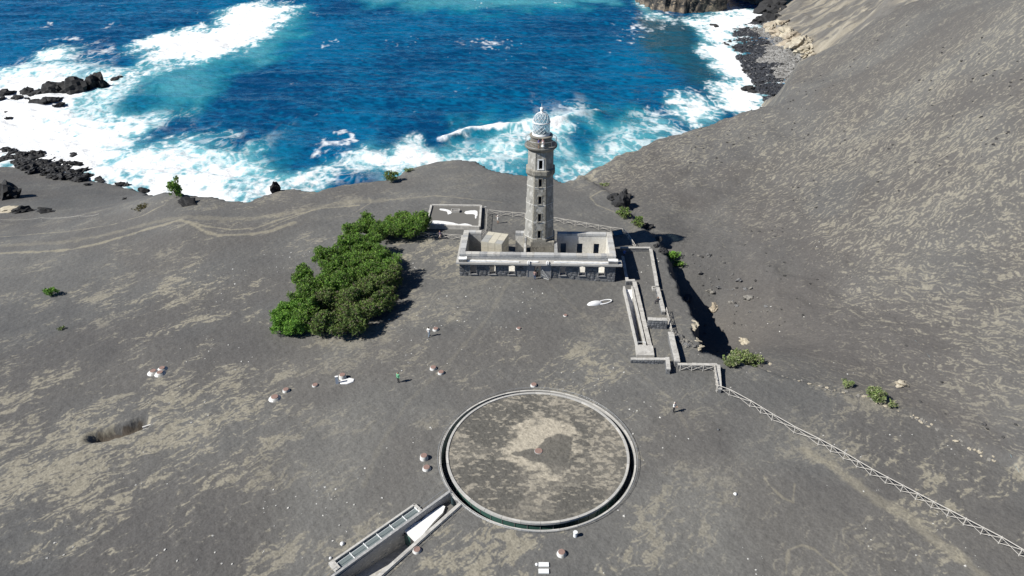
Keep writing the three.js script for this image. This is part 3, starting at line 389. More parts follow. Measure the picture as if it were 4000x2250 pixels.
{ const [x, z] = bw(8.1, -8.6), t = thing('blue_tub', 'small open blue plastic tub on the shaded floor behind the beige cube', 'tub', [x, -.87, z], .2); part('tub_wall', [box(1.3, .5, .06, 0, 0, .45), box(1.3, .5, .06, 0, 0, -.45), box(.06, .5, .84, .62, 0, 0), box(.06, .5, .84, -.62, 0, 0)], flat(.05, .14, .36), t); part('tub_floor', box(1.2, .05, .84, 0, .02, 0), flat(.05, .14, .36), t); }

// ---------------------------------------------------------------- octagonal lighthouse tower
{
  const TX = 4.93, TZ = -116, t = thing('lighthouse_tower', 'tall octagonal grey stone lighthouse tower with glazed lattice lantern', 'lighthouse', [TX, 0, TZ], BROT);
  const c8 = Math.cos(Math.PI / 8), oct = (at, ab, y0, y1) => { const g = new THREE.CylinderGeometry(at / c8, ab / c8, y1 - y0, 8, 1); g.rotateY(Math.PI / 8); g.translate(0, (y0 + y1) / 2, 0); const f = g.toNonIndexed(); f.computeVertexNormals(); const p = f.attributes.position, u = f.attributes.uv; for (let i = 0; i < p.count; i++) u.setXY(i, Math.atan2(p.getX(i), p.getZ(i)) * 2.6 + 3, p.getY(i)); return f; };
  const ev8 = new Evaluator(); ev8.useGroups = false;
  const cut = (geo, inner, boxes) => { let a = new Brush(geo); a.updateMatrixWorld(); for (const g of [inner, ...boxes]) { const q = new Brush(g); q.updateMatrixWorld(); a = ev8.evaluate(a, q, SUBTRACTION); } return a.geometry; };
  const ap = (y) => mix(2.64, 2.2, (y - 3) / 12.6);                      // half width across flats
  const wy = [14.65, 11.45, 8.2, 4.95];
  const low = cut(oct(2.2, 2.66, 2.4, 15.6), oct(1.75, 2.1, 2.8, 15.2), wy.map(y => box(.52, 1.45, 2, 0, y - .72, 2.3)));
  part('shaft', low, plaster, t);
  for (const y of wy) { const a = ap(y); const f = part('window_frame', [box(.14, 1.75, .1, -.34, y - .86, a - .0), box(.14, 1.75, .1, .34, y - .86, a), box(.82, .14, .12, 0, y + .76, a), box(.9, .1, .2, 0, y - .88, a + .05)], plasterDark, t); f.rotation.x = 0; }
  for (const y of [13.75, 10.5, 7.3, 4.05]) part('string_course', oct(ap(y + .08) + .04, ap(y) + .04, y, y + .1), concretePale, t);
  for (let y = 4.3, k = 0; y < 15.2; y += .46, k++) for (const s of [-1, 1]) { const a = ap(y), e = a * Math.tan(Math.PI / 8), w = (k + (s > 0)) % 2 ? .34 : .52; if ([13.75, 10.5, 7.3].some(q => Math.abs(q - y - .2) < .28)) continue; const m = part('quoin_stone', box(w, .44, .08, s * (e - w / 2), y, a - .015), plasterDark, t); }
  for (let y = 3.2; y < 15.3; y += .92) for (const s of [-1, 1]) { const a = ap(y), g = box(.3, .9, .07, s * (-a * Math.tan(Math.PI / 8) + .15), y, a - .01); g.rotateY(s * Math.PI / 4); part('corner_strip', g, plasterDark, t); }
  part('plinth', oct(2.82, 2.86, 2.6, 4.0), plasterDark, t);
  const coll = part('collar', [oct(2.5, 2.22, 15.6, 16.1), oct(2.5, 2.5, 16.1, 16.75), oct(2.2, 2.5, 16.75, 16.95)], plasterDark, t);
  const up = cut(oct(2.16, 2.2, 16.9, 20.1), oct(1.8, 1.8, 17.0, 19.9), [box(.58, 1.5, 2, 0, 17.2, 2)]);
  part('upper_shaft', up, plaster, t);
  part('window_frame', [box(.22, 1.9, .08, -.42, 17, 2.19), box(.22, 1.9, .08, .42, 17, 2.19), box(1.06, .2, .08, 0, 18.75, 2.19), box(1.1, .12, .16, 0, 17.05, 2.22)], whitewash, t);
  for (const s of [-1, 1]) for (let k = 0; k < 6; k++) part('quoin_stone', box(.16, .44, .05, s * .8, 17.1 + k * .48, 2.17), plasterDark, t);
  const lathe = (pts, seg = 48) => new THREE.LatheGeometry(pts.map(p => new THREE.Vector2(...p)), seg);
  const gal = part('gallery', lathe([[2.1, 20.05], [2.3, 20.05], [2.34, 20.25], [2.52, 20.3], [2.6, 20.5], [2.78, 20.55], [2.8, 20.85], [2.72, 20.86], [1.5, 20.84]]), plasterDark, t);
  const bal = part('balustrade', new THREE.CylinderGeometry(2.68, 2.68, 1.05, 48, 1, true).translate(0, 21.4, 0), glass, gal);
  part('handrail', [new THREE.TorusGeometry(2.68, .035, 6, 56).rotateX(Math.PI / 2).translate(0, 21.95, 0), new THREE.TorusGeometry(2.68, .03, 6, 56).rotateX(Math.PI / 2).translate(0, 20.9, 0)], steel, gal);
  for (let k = 0; k < 12; k++) { const a = k / 12 * Math.PI * 2 + .2; part('rail_post', beam([2.68 * Math.sin(a), 20.85, 2.68 * Math.cos(a)], [2.68 * Math.sin(a), 21.95, 2.68 * Math.cos(a)], .025), steel, gal); }
  part('drum', lathe([[1.82, 20.8], [1.82, 22.3], [1.98, 22.34], [1.98, 22.55], [1.5, 22.58], [.3, 22.58]]), plasterDark, t);
  const ln = part('lantern_base', lathe([[1.52, 22.55], [1.52, 22.85], [1.44, 22.88], [1.36, 22.86], [1.36, 22.55]]), whitePaint, t);
  const lr = 1.42; part('lantern_glass', new THREE.CylinderGeometry(lr - .03, lr - .03, 1.85, 32, 1, true).translate(0, 23.78, 0), lanternGlass, ln);
  part('lantern_belt', lathe([[lr - .05, 24.62], [lr + .07, 24.62], [lr + .1, 24.72], [lr + .07, 24.82], [lr - .05, 24.82]]), whitePaint, ln);
  const curve = (f, n = 10) => new THREE.TubeGeometry(new THREE.CatmullRomCurve3([...Array(n + 1).keys()].map(i => f(i / n))), n * 2, .027, 5);
  for (let k = 0; k < 12; k++) for (const s of [-1, 1]) {
    part('glazing_bar', curve(u => { const a = k / 12 * Math.PI * 2 + s * u * Math.PI / 2.2; return new THREE.Vector3(lr * Math.sin(a), 22.86 + u * 1.8, lr * Math.cos(a)); }), lanternBar, ln);
    part('glazing_bar', curve(u => { const a = k / 12 * Math.PI * 2 + s * u * Math.PI / 2.6, e = u * 1.37; return new THREE.Vector3(lr * Math.cos(e) * Math.sin(a), 24.8 + 1.55 * Math.sin(e), lr * Math.cos(e) * Math.cos(a)); }), lanternBar, ln);
  }
  part('dome_glass', new THREE.SphereGeometry(lr - .04, 32, 12, 0, Math.PI * 2, 0, Math.PI / 2).scale(1, 1.07, 1).translate(0, 24.8, 0), lanternGlass, ln);
  const ball = part('ventilator', lathe([[.0, 26.2], [.42, 26.25], [.44, 26.32], [.24, 26.38], [.23, 26.7], [.3, 26.78], [.32, 26.95], [.22, 27.12], [.06, 27.16], [0, 27.17]], 20), whitePaint, t);
  part('finial', beam([0, 27.1, 0], [0, 27.75, 0], .035), whitePaint, ball);
  part('lens_pedestal', [lathe([[.0, 22.6], [.3, 22.6], [.25, 23.3], [.36, 23.35], [.36, 23.5], [0, 23.5]], 16)], steel, ln);
}
console.log('lighthouse done');

// ---------------------------------------------------------------- round sunken foyer with ash-covered roof
const ashMat = new THREE.MeshStandardMaterial({ color: new THREE.Color().setRGB(.13, .125, .115), roughness: 1 });
const lathe = (pts, seg = 128) => { const g = new THREE.LatheGeometry(pts.map(p => new THREE.Vector2(...p)), seg); const f = toCreasedNormals(g, .6); return f; };
{
  const [cx, cz] = RINGC, r = thing('round_sunken_foyer', 'large round ash-covered roof ringed by a pale concrete rim and dark slot', 'roof', [cx, 0, cz]);
  part('outer_wall', lathe([[11.74, -3.2], [11.74, .02], [11.98, .02], [12.0, -.3]]), concreteGrey, r);
  for (let k = 0; k < 36; k++) part('rim_block', toCreasedNormals(new THREE.LatheGeometry([[11.74, .0], [11.74, .13], [11.97, .13], [12.0, -.1]].map(p => new THREE.Vector2(...p)), 5, k / 36 * Math.PI * 2 + .001, Math.PI / 18 - .002), .6), [concrete, concreteEave, concrete][k * 5 % 3], r);
  part('moat_floor', lathe([[0, -3.2], [12.1, -3.2]], 64), concreteGrey, r);
  part('glass_wall', lathe([[10.9, -3.2], [10.9, .12]], 96), greenGlass, r);
  for (let k = 0; k < 48; k++) { const a = k / 48 * Math.PI * 2; part('glass_mullion', beam([10.94 * Math.sin(a), -3.2, 10.94 * Math.cos(a)], [10.94 * Math.sin(a), .12, 10.94 * Math.cos(a)], .025, 4), steel, r); }
  for (let k = 0; k < 32; k++) part('roof_rim_block', toCreasedNormals(new THREE.LatheGeometry([[11.12, .1], [11.13, .4], [10.84, .4], [10.82, .1], [11.12, .1]].map(p => new THREE.Vector2(...p)), 5, k / 32 * Math.PI * 2 + .0012, Math.PI / 16 - .0024), .6), [concrete, concreteEave, concreteEave][k * 7 % 3], r);
  const S = 768, c = [0, 0, 0];
  const map = tex(S, S, (i, j) => {
    const x = (i / S - .5) * 22, z = (j / S - .5) * 22, wx = (fbm(x * .6 + 5, z * .6, 3) - .5) * 3, wz = (fbm(x * .6 + 50, z * .6 + 7, 3) - .5) * 3;
    const n = fbm(x * 1.5 + 30, z * 2.4, 5), m = fbm(x * .25 + 8, z * .25, 3), f = vn(x * 7, z * 7), e = fbm(x * 2.2, z * 3.6, 3);
    const pale = sdPoly([[-3.4, 1.2], [-3.2, -1.5], [-1.6, -5], [1, -5.6], [3.4, -5.4], [4.6, -3.2], [4.6, -1], [3.4, .4], [.6, .6], [-1, 1.2], [1.6, 3.6], [2.4, 5.2], [1, 4.4], [-1.6, 2]], x + wx * .7, z + wz * .8);
    const dark = sdPoly([[-3.2, .5], [-1.3, -.4], [0, -.5], [.9, -2.2], [2.6, -3], [4.6, -2.6], [4.2, -.4], [3.5, 1.8], [2.3, 3.8], [1, 2.6], [-.9, 1.4]], x + wx * .35, z + wz * .35);
    let t = ss(-1.4, .6, pale + (n - .5) * 3.8) * .95; t = Math.max(t, ss(.5, .62, n * .6 + e * .4 + (m - .5) * .3) * .5);
    const edge = ss(.1, .6, (x / 9) ** 2 * .15 + (z > 5 ? .5 : 0) * ss(.5, .62, fbm(x * .3 + 3, z * .5, 3)));
    t *= 1 - edge * .6; t *= 1 - ss(-.05, .2, dark + (n - .5) * .4) * .93;
    for (let k = 0; k < 3; k++) c[k] = mix(mix([.105, .1, .088][k], [.15, .14, .12][k], ss(.4, .6, m)), [.40, .36, .285][k], t) * (.76 + .3 * f + .3 * (e - .3)); return c;
  });
  const g = new THREE.CircleGeometry(10.86, 96); g.rotateX(-Math.PI / 2); { const p = g.attributes.position, u = g.attributes.uv; for (let i = 0; i < p.count; i++) u.setXY(i, p.getX(i) / 22 + .5, p.getZ(i) / 22 + .5); } g.translate(0, .3, 0);
  const bt = tex(256, 256, (i, j) => gritN[j * 2 * 512 + i * 2], false); bt.repeat.set(4, 4);
  part('ash_roof', g, new THREE.MeshStandardMaterial({ map, roughness: 1, bumpMap: bt, bumpScale: .12 }), r);
  part('roof_underside', lathe([[0, .08], [10.9, .08]], 64), concreteGrey, r);
  const rail = part('guard_wire', [new THREE.TorusGeometry(12.13, .022, 5, 128).rotateX(Math.PI / 2).translate(0, .42, 0), new THREE.TorusGeometry(12.13, .012, 4, 128).rotateX(Math.PI / 2).translate(0, .22, 0)], steel, r);
  for (let k = 0; k < 40; k++) { const a = k / 40 * Math.PI * 2 + .05; part('wire_post', beam([12.13 * Math.sin(a), -.1, 12.13 * Math.cos(a)], [12.13 * Math.sin(a), .43, 12.13 * Math.cos(a)], .018, 4), steel, r); }
}
{ // entrance ramp
  const r = thing('entrance_ramp', 'sunken concrete entrance ramp running down to the round foyer', 'ramp');
  const LA = [-7.15, -57.55], LB = [-19.9, -44.5], RA = [-5.85, -55.75], RB = [-15.6, -43.7];
  part('left_wall', prism(wallPoly(LA, LB, .32), -3.3, .34), concreteGrey, r);
  part('right_wall', prism(wallPoly(RA, RB, .4), -3.3, .3), concrete, r);
  const lerp = (a, b, t) => [mix(a[0], b[0], t), mix(a[1], b[1], t)];
  const q = (y0, y1, t0, t1) => { const a = lerp(LA, LB, t0), b = lerp(RA, RB, t0), c = lerp(RA, RB, t1), d = lerp(LA, LB, t1); const g = new THREE.BufferGeometry(); g.setAttribute('position', new THREE.Float32BufferAttribute([a[0], y0, a[1], d[0], y1, d[1], c[0], y1, c[1], a[0], y0, a[1], c[0], y1, c[1], b[0], y0, b[1]], 3)); g.setAttribute('uv', new THREE.Float32BufferAttribute([a[0], a[1], d[0], d[1], c[0], c[1], a[0], a[1], c[0], c[1], b[0], b[1]], 2)); g.computeVertexNormals(); return g; };
  part('ramp_floor', q(-2.75, -1.15, .3, 1.0), concrete, r);
  part('lower_floor', q(-3.1, -2.85, -.02, .34), concreteGrey, r);
  const can = [[-11.95, -52.95], [-11.1, -53.45], [-10.0, -54.1], [-9.6, -54.75], [-8.9, -55.3], [-7.9, -56.2], [-7.55, -56.05], [-7.75, -55.15], [-8.6, -53.9], [-10.05, -51.45], [-10.35, -51.25]];
  const cg = prism(can, -.75, -.45); part('plaster_canopy', cg, whitewash, r);
  part('ash_fill', prism([[-7.3, -57.1], [-6.0, -55.6], [-8.5, -53], [-12, -52.4], [-12.1, -52.9]], -1.1, -.8), ashMat, r);
  part('glass_door', prism(wallPoly([-11.95, -52.7], [-11.0, -51.95], .06), -2.9, -.8), greenGlass, r);
  part('door_return', prism(wallPoly([-11.0, -51.95], [-10.2, -51.3], .1), -2.9, -.75), flat(.03, .03, .03), r);
  const hr = []; for (const [a, b] of [[[LA[0] - .25, LA[1] - .25], [-10.2, -54.9]], [[-17.75, -47.15], [-20, -44.9]]]) { hr.push(beam([a[0], .7, a[1]], [b[0], .7, b[1]], .025)); for (let k = 0; k <= 4; k++) { const p = lerp(a, b, k / 4); hr.push(beam([p[0], -.2, p[1]], [p[0], .7, p[1]], .02)); } } part('wire_rail', hr, steel, r);
  const hr2 = []; const ra = [RA[0] + .38, RA[1] + .2], rb = [RB[0] + .38, RB[1] + .2]; hr2.push(beam([ra[0], .38, ra[1]], [rb[0], .38, rb[1]], .015)); for (let k = 0; k <= 9; k++) { const p = lerp(ra, rb, k / 9); hr2.push(beam([p[0], -.2, p[1]], [p[0], .4, p[1]], .018)); } part('wire_rail', hr2, steel, r);
  for (let k = 0; k < 6; k++) { const p = lerp(LA, LB, .42 + k * .095); const w = part('wall_lamp', box(.32, .12, .05, 0, 0, 0), steel, r); w.position.set(p[0] + .16, -2 + k * .16, p[1] + .12); w.rotation.y = Math.PI / 4; }
}
{ // glazed light strip along the ramp
  const A = [-18.35, -47.35], B = [-10.42, -55.3], L = Math.hypot(B[0] - A[0], B[1] - A[1]), ang = -Math.atan2(B[1] - A[1], B[0] - A[0]);
  const s = thing('glazed_light_strip', 'long glazed light strip in a low concrete kerb beside the entrance ramp', 'skylight', [A[0], 0, A[1]], ang);
  part('kerb', [box(L, .5, .24, L / 2, -.1, -.55), box(.6, .52, 1.36, .3, -.1, .0), box(.3, .5, 1.36, L - .15, -.1, 0)], concrete, s);
  const n = 6, x0 = .62, pw = (L - .95) / n; for (let k = 0; k < n; k++) { part('pane', box(pw - .06, .03, 1.02, x0 + pw * (k + .5), .1, .1), tintGlass, s); }
  for (let k = 0; k <= n; k++) part('mullion', box(.07, .12, 1.06, x0 + pw * k, .1, .1), whitePaint, s);
  part('rail', [beam([x0, .55, .1], [L - .3, .55, .1], .025), ...[0, 1, 2, 3, 4, 5, 6].map(k => beam([x0 + pw * k, .1, .1], [x0 + pw * k, .56, .1], .02))], whitePaint, s);
}
// ---------------------------------------------------------------- small things on the roof and around it
const redMat = surf([.27, .175, .145], [.22, .14, .12], [.32, .22, .18], { metres: 2, size: 128, bump: .01 });
const worn = surf([.58, .575, .55], [.34, .33, .3], [.68, .67, .65], { metres: 2, size: 128, spots: 1 });
const coneBase = (r0, r1, h) => lathe([[r0, -.25], [r0, 0], [r0 * .99, .02], [r1 * 1.06, h - .05], [r1, h], [0, h]], 24);
const cones = [
  [-32.03,-74.54, .95, .58, .34, 'wide low white skylight base with brown lid, leftmost in the sloping row'],
  [-30.94,-76.11, .56, .46, .34, 'white skylight drum with brown lid, second from left in the sloping row'],
  [-27.2,-77.16, .48, .44, .18, 'flat brown-lidded skylight almost flush with the ash between its row neighbours'],
  [-23.69,-78.69, .58, .5, .62, 'tall white skylight drum with brown lid on a white slab beside a white post'],
  [-11.2,-80.74, .58, .48, .3, 'brown-lidded skylight, upper one of the close pair right of the person in green'],
  [-10.01,-79.68, .52, .47, .28, 'brown-lidded skylight, lower one of the close pair right of the person in green'],
  [3.0,-76.88, .52, .46, .25, 'brown-lidded white skylight just beyond the far edge of the round roof'],
  [-10.63,-62.99, .58, .48, .5, 'taller brown-lidded skylight, upper of the two left of the round roof'],
  [-10.15,-61.31, .58, .48, .3, 'brown-lidded skylight, lower of the two left of the round roof'],
  [-9.96,-49.63, .55, .44, .24, 'brown-lidded skylight beside the right wall of the entrance ramp'],
  [5.16,-49.18, .58, .44, .36, 'brown-lidded white skylight in front of the round roof'],
  [-11.78,-90.67, .56, .46, .24, 'brown-lidded skylight beside the walking person in jeans'],
  [1.03,-90.88, .42, .38, .12, 'small flat skylight lid on the open ash in front of the doorway'],
  [8.54,-94.93, .4, .36, .14, 'small brown skylight lid nearest the white scoop'],
  [-51.27,-80.8, .95, .5, .36, 'brown-lidded white skylight, left lobe of the joined trio on the left plain'],
  [-50.13,-80.44, .9, .5, .34, 'brown-lidded white skylight, near right lobe of the joined trio on the left plain'],
  [-50.3,-81.52, .85, .48, .3, 'brown-lidded white skylight, far lobe of the joined trio on the left plain'],
];
for (const [x, z, r0, r1, h, label] of cones) { const y = H(x, z); const t = thing('round_skylight', label, 'skylight', [x, y, z], 0, 'round skylights in the ash plain'); part('base', coneBase(r0 * .9, r1 * .88, h), worn, t); const lid = part('lid', lathe([[0, h + .05], [r1 * .78, h + .05], [r1 * .82, h + .03], [r1 * .82, h - .02]], 24), redMat, t); }
{ const t = thing('round_skylight', 'flush brown skylight disc at the centre of the round roof', 'skylight', [3.25, .3, -64], 0, 'round skylights in the ash plain'); part('base', coneBase(.52, .5, .06), concreteGrey, t); part('lid', lathe([[0, .1], [.46, .1], [.48, .05]], 24), redMat, t); }
{ const [x, z] = [-23.73,-77.84]; const t = thing('skylight_plinth', 'white slab and upright post beside the tall brown-lidded skylight', 'plinth', [x, H(x, z), z], .3); part('slab', lathe([[1.1, -.1], [1.1, .05], [1.02, .1], [0, .1]], 7).scale(1, 1, .6).translate(.75, 0, .1), whitewash, t); part('post', box(.42, 1.25, .3, -.55, -.05, .15), whitewash, t); }
{ const [x, z] = [6.77,-51.48]; const t = thing('marker_post', 'short white cylinder post in front of the round roof', 'post', [x, H(x, z), z]); part('shaft', new THREE.CylinderGeometry(.2, .22, .62, 18).translate(0, .28, 0), whitewash, t); part('cap', new THREE.CylinderGeometry(.24, .24, .08, 18).translate(0, .62, 0), whitePaint, t); }
for (const [x, z, l] of [[3.26,-47.83, 'white rectangular hatch cover, farther of the pair at the bottom of the picture'], [3.23,-47.06, 'white rectangular hatch cover, nearer of the pair at the bottom of the picture']]) { const t = thing('hatch_cover', l, 'hatch', [x, H(x, z), z], 0, 'pair of white hatch covers'); part('cover', box(1.04, .16, .5, 0, 0, 0), whitePaint, t); part('kerb', box(1.1, .1, .56, 0, -.05, 0), concreteGrey, t); }
{ const [x, z] = [2.53,-47.86], g = rockGeoSimple(.17); const m = solo('white_stone', g, whitewash, 'round white stone beside the farther hatch cover', 'stone'); m.position.set(x, H(x, z) + .1, z); }
function rockGeoSimple(r) { const g = new THREE.IcosahedronGeometry(r, 2); const p = g.attributes.position; for (let i = 0; i < p.count; i++) { const k = 1 + .3 * (vn(p.getX(i) * 6 + 40, p.getY(i) * 6 + p.getZ(i) * 5) - .5); p.setXYZ(i, p.getX(i) * k, p.getY(i) * k * .8, p.getZ(i) * k); } g.computeVertexNormals(); return g; }
for (const [x, z, r, l] of [[-17.97,-50.45, .24, 'largest loose white stone left of the glazed light strip'], [-18.83,-48.67, .16, 'small loose white stone beside the near end of the glazed light strip'], [25.51,-57.4, .2, 'pale loose stone on the plain left of the long fence'], [26.2,-68.05, .16, 'dark small stone on the plain left of the long fence']]) { const m = solo('loose_stone', rockGeoSimple(r), l[0] === 'd' ? basaltMat[0] : whitewash, l, 'stone'); m.position.set(x, H(x, z) + r * .4, z); }
{ const [x, z] = [-20.58,-56.64]; const t = thing('survey_stick', 'thin leaning stick in the ash left of the round roof', 'stick', [x, H(x, z), z]); part('stick', beam([0, -.1, 0], [-.12, .85, -.1], .03), paleWood, t); part('foot', box(.25, .05, .1, .1, 0, 0), paleWood, t); }
{ // white scoop with an oval rim
  const [x, z] = [14.55,-99.17], t = thing('white_scoop_skylight', 'half-buried white concrete scoop with a long oval rim', 'skylight', [x, H(x, z), z], .28);
  const cone = new THREE.SphereGeometry(1, 24, 14, 0, Math.PI * 2, 0, Math.PI / 2).scale(1.35, .62, .55); cone.translate(-.95, -.05, 0); part('scoop', cone, whitewash, t);
  const pts = []; for (let k = 0; k <= 30; k++) { const a = -2.55 + k / 30 * 5.1; pts.push(new THREE.Vector3(.75 + 1.25 * Math.cos(a), .12 + .1 * Math.cos(a), .5 * Math.sin(a))); } part('rim', new THREE.TubeGeometry(new THREE.CatmullRomCurve3(pts), 60, .1, 8), whitewash, t);
  part('mouth', new THREE.CircleGeometry(1, 24).rotateX(-Math.PI / 2).scale(1.2, 1, .46).translate(.7, .06, 0), ashMat, t);
}
{ // sunken hollow on the left with a white chute
  const [x, z] = [-47.25,-69.63], t = thing('white_chute', 'small white concrete chute at the end of a dark hollow on the left plain', 'chute', [x, H(x, z) - .05, z], .55);
  part('side_wall', box(1.2, .4, .2, 0, 0, -.3), worn, t); part('side_wall', box(1.2, .4, .2, 0, 0, .3), worn, t); part('chute_floor', box(1.5, .08, .4, 0, 0, 0), concreteGrey, t);
}
// ---------------------------------------------------------------- terrace, stair and stone walls right of the building
function stoneWall(name, a, b, th, h, label, face = true, base = .6, capMat = concrete) {
  const L = Math.hypot(b[0] - a[0], b[1] - a[1]), ang = -Math.atan2(b[1] - a[1], b[0] - a[0]), y0 = Math.min(H(...a), H(...b));
  const t = thing(name, label, 'wall', [a[0], y0, a[1]], ang); t.userData.kind = 'thing';
  part('core', box(L, h + base - .12, th - .08, L / 2, -base, 0), mortar, t);
  for (let x = 0; x < L - .05;) { const w = Math.min(rr(.5, .95), L - x); part('coping_stone', box(w - .02, .13 + rr(0, .04), th + .06, x + w / 2, h - .13, rr(-.02, .02)), capMat, t); x += w; }
  if (face) for (const s of [1, -1]) rubble(t, L, h - .1, -.1, .36, (m, u, v) => { m.position.set(s > 0 ? u : L - u, v, s * (th / 2 - .05)); if (s < 0) m.rotation.y = Math.PI; });
  return t;
}
stoneWall('terrace_wall', [20.1, -116.9], [25.7, -116.9], .4, .85, 'low pale wall closing the far end of the ash terrace', false);
stoneWall('terrace_wall', [25.75, -116.7], [24.6, -103.2], .5, .85, 'long pale coped wall on the right edge of the ash terrace', false);
stoneWall('terrace_wall', [24.6, -102.9], [24.25, -95.3], .55, .8, 'rough broken wall continuing the terrace edge towards the fence', true);
stoneWall('terrace_wall', [20.3, -114.6], [19.9, -106], .45, .7, 'shaded wall between the building and the ash terrace', false);
stoneWall('terrace_wall', [19.6, -105.5], [21.2, -105.6], .5, .85, 'short rubble wall end beside the building corner', true);
stoneWall('terrace_wall', [21.05, -105.2], [20.55, -86], .62, .75, 'long thick pale wall between the sunken stair and the terrace', false, 3);
stoneWall('rubble_wall', [21.0, -91.6], [24.0, -91.4], .7, 1.7, 'ruined dark rubble wall stub with pale top across the terrace', true);
stoneWall('rubble_wall', [17.1, -82.3], [22.2, -82.25], .45, .8, 'low rubble wall in front of the sunken stair', true);
stoneWall('rubble_wall', [22.35, -82.4], [22.0, -79.6], .5, 1.0, 'short rubble return wall turning towards the round roof', true);
stoneWall('boundary_wall', [24.0, -88.6], [23.55, -81.2], .75, 1.2, 'thick pale wall right of the rubble return', false, 1.5);
stoneWall('boundary_wall', [23.6, -81.0], [29.2, -80.9], .45, .9, 'pale wall behind the short cross fence', false, 1.5);
stoneWall('boundary_wall', [29.3, -80.8], [28.2, -75.4], .45, .9, 'pale wall beside the fence leading to the long fence', false, 1.5);
{ const t = thing('sunken_stair', 'narrow sunken white stair trench between thin concrete walls', 'stair'); const a = [19.11,-102.93], b = [18.72,-86.35], c = [20.11,-102.93], d = [19.6,-86.35];
  part('left_wall', prism(wallPoly([a[0] - .12, a[1] - .4], [b[0] - .12, b[1] + .5], .3), -3.2, .3), concrete, t);
  part('end_wall', prism([[b[0] - .3, b[1] - .1], [d[0] + .35, d[1] - .1], [d[0] + .35, d[1] + .3], [b[0] - .3, b[1] + .3]], -3.2, .2), concrete, t);
  part('landing_slab', prism([[18.35, -86.1], [20.95, -86.0], [20.75, -83.6], [18.15, -83.7]], -.2, .34), concrete, t);
  const g = new THREE.BufferGeometry(); const y0 = -.15, y1 = -3; g.setAttribute('position', new THREE.Float32BufferAttribute([a[0], y0, a[1], b[0], y1, b[1], d[0] + .5, y1, d[1], a[0], y0, a[1], d[0] + .5, y1, d[1], c[0] + .5, y0, c[1]], 3)); g.setAttribute('uv', new THREE.Float32BufferAttribute([0, 0, 0, 16, 1, 16, 0, 0, 1, 16, 1, 0], 2)); g.computeVertexNormals(); part('stair_slope', g, whitewash, t);
  const wl = prism(wallPoly([c[0] + .25, c[1] - .4], [d[0] + .25, d[1] + .4], .28), -3.2, .3); part('right_wall', wl, concrete, t);
  part('rail', [beam([b[0] - .1, .75, b[1]], [d[0] + .3, .75, d[1]], .03), beam([b[0] - .1, .2, b[1]], [b[0] - .1, .75, b[1]], .03), beam([d[0] + .3, .2, d[1]], [d[0] + .3, .75, d[1]], .03)], whitePaint, t);
}
{ const [x, z] = [24.28,-103.45]; const t = thing('concrete_frame', 'small square concrete frame at the gap in the terrace wall', 'frame', [x, H(x, z), z]); part('frame', [box(.9, .4, .14, 0, 0, -.38), box(.9, .4, .14, 0, 0, .38), box(.14, .4, .62, -.38, 0, 0), box(.14, .4, .62, .38, 0, 0)], concrete, t); part('bed', box(.62, .05, .62, 0, .1, 0), ashMat, t); }
{ // walled cistern behind the building
  const t = thing('walled_cistern', 'rectangular walled cistern filled with ash behind the building', 'cistern'); const A = [-16.8, -135.8], B = [-6.45, -135.5], C = [-6.4, -125.5], Dd = [-16.95, -126.6];
  for (const [a, b] of [[A, B], [B, C], [C, Dd], [Dd, A]]) part('rim_wall', prism(wallPoly(a, b, .42), -1.2, .7), concrete, t);
  const ins = [[-16.6, -135.6], [-6.65, -135.3], [-6.6, -125.7], [-16.75, -126.8]]; part('ash_fill', prism(ins, -.6, .42), ashMat, t);
  const blob = (pts, y) => { const s = new THREE.Shape(); const c = new THREE.CatmullRomCurve3(pts.map(p => new THREE.Vector3(p[0], 0, p[1])), true); const q = c.getPoints(50).map(v => new THREE.Vector2(v.x + (vn(v.x * 4, v.z * 4) - .5) * .3, -v.z)); const g = new THREE.ExtrudeGeometry(new THREE.Shape(q), { depth: .06, bevelEnabled: true, bevelSize: .05, bevelThickness: .03, bevelSegments: 1 }); g.rotateX(-Math.PI / 2); g.translate(0, y, 0); return g; };
  for (const p of [[[-16.3, -126.9], [-15.9, -128.4], [-13.5, -128.2], [-11.6, -127.5], [-10.5, -126.9], [-9.3, -127.2], [-7.9, -126.2], [-11, -126.4]], [[-14.9, -134.2], [-13.4, -133.8], [-12.2, -132.4], [-12.9, -131.6], [-13.4, -133], [-14.8, -133.7]], [[-9.6, -132.8], [-7.4, -133.3], [-7.1, -131.4], [-7.3, -129.6], [-7.7, -131.6], [-9.3, -131.8]]]) part('plaster_patch', blob(p, .42), whitewash, t);
  part('hatch_box', [box(1.7, .45, .14, -11.6, .42, -132.4), box(1.7, .45, .14, -11.6, .42, -133.3), box(.14, .45, .8, -12.4, .42, -132.85), box(.14, .45, .8, -10.8, .42, -132.85)], concrete, t);
}
{ // info panel
  const [x, z] = [20.37,-122.67], t = thing('information_panel', 'slanted blue-grey information panel on two legs beside the building corner', 'sign', [x, H(x, z), z], .35);
  const pg = box(1.9, .06, 1.05, 0, 0, 0); pg.rotateX(.65); pg.translate(0, .95, 0); part('panel', pg, new THREE.MeshPhysicalMaterial({ color: new THREE.Color().setRGB(.05, .12, .16), roughness: .2, clearcoat: .6 }), t);
  const fr = [box(2.0, .08, .08, 0, 0, -.55), box(2.0, .08, .08, 0, 0, .55), box(.08, .08, 1.1, -1, 0, 0), box(.08, .08, 1.1, 1, 0, 0)].map(g => g.rotateX(.65).translate(0, .96, 0)); part('panel_frame', fr, flat(.03, .035, .04), t);
  for (const s of [-.75, .75]) part('leg', box(.09, 1.1, .09, s, -.15, 0), flat(.03, .035, .04), t);
}
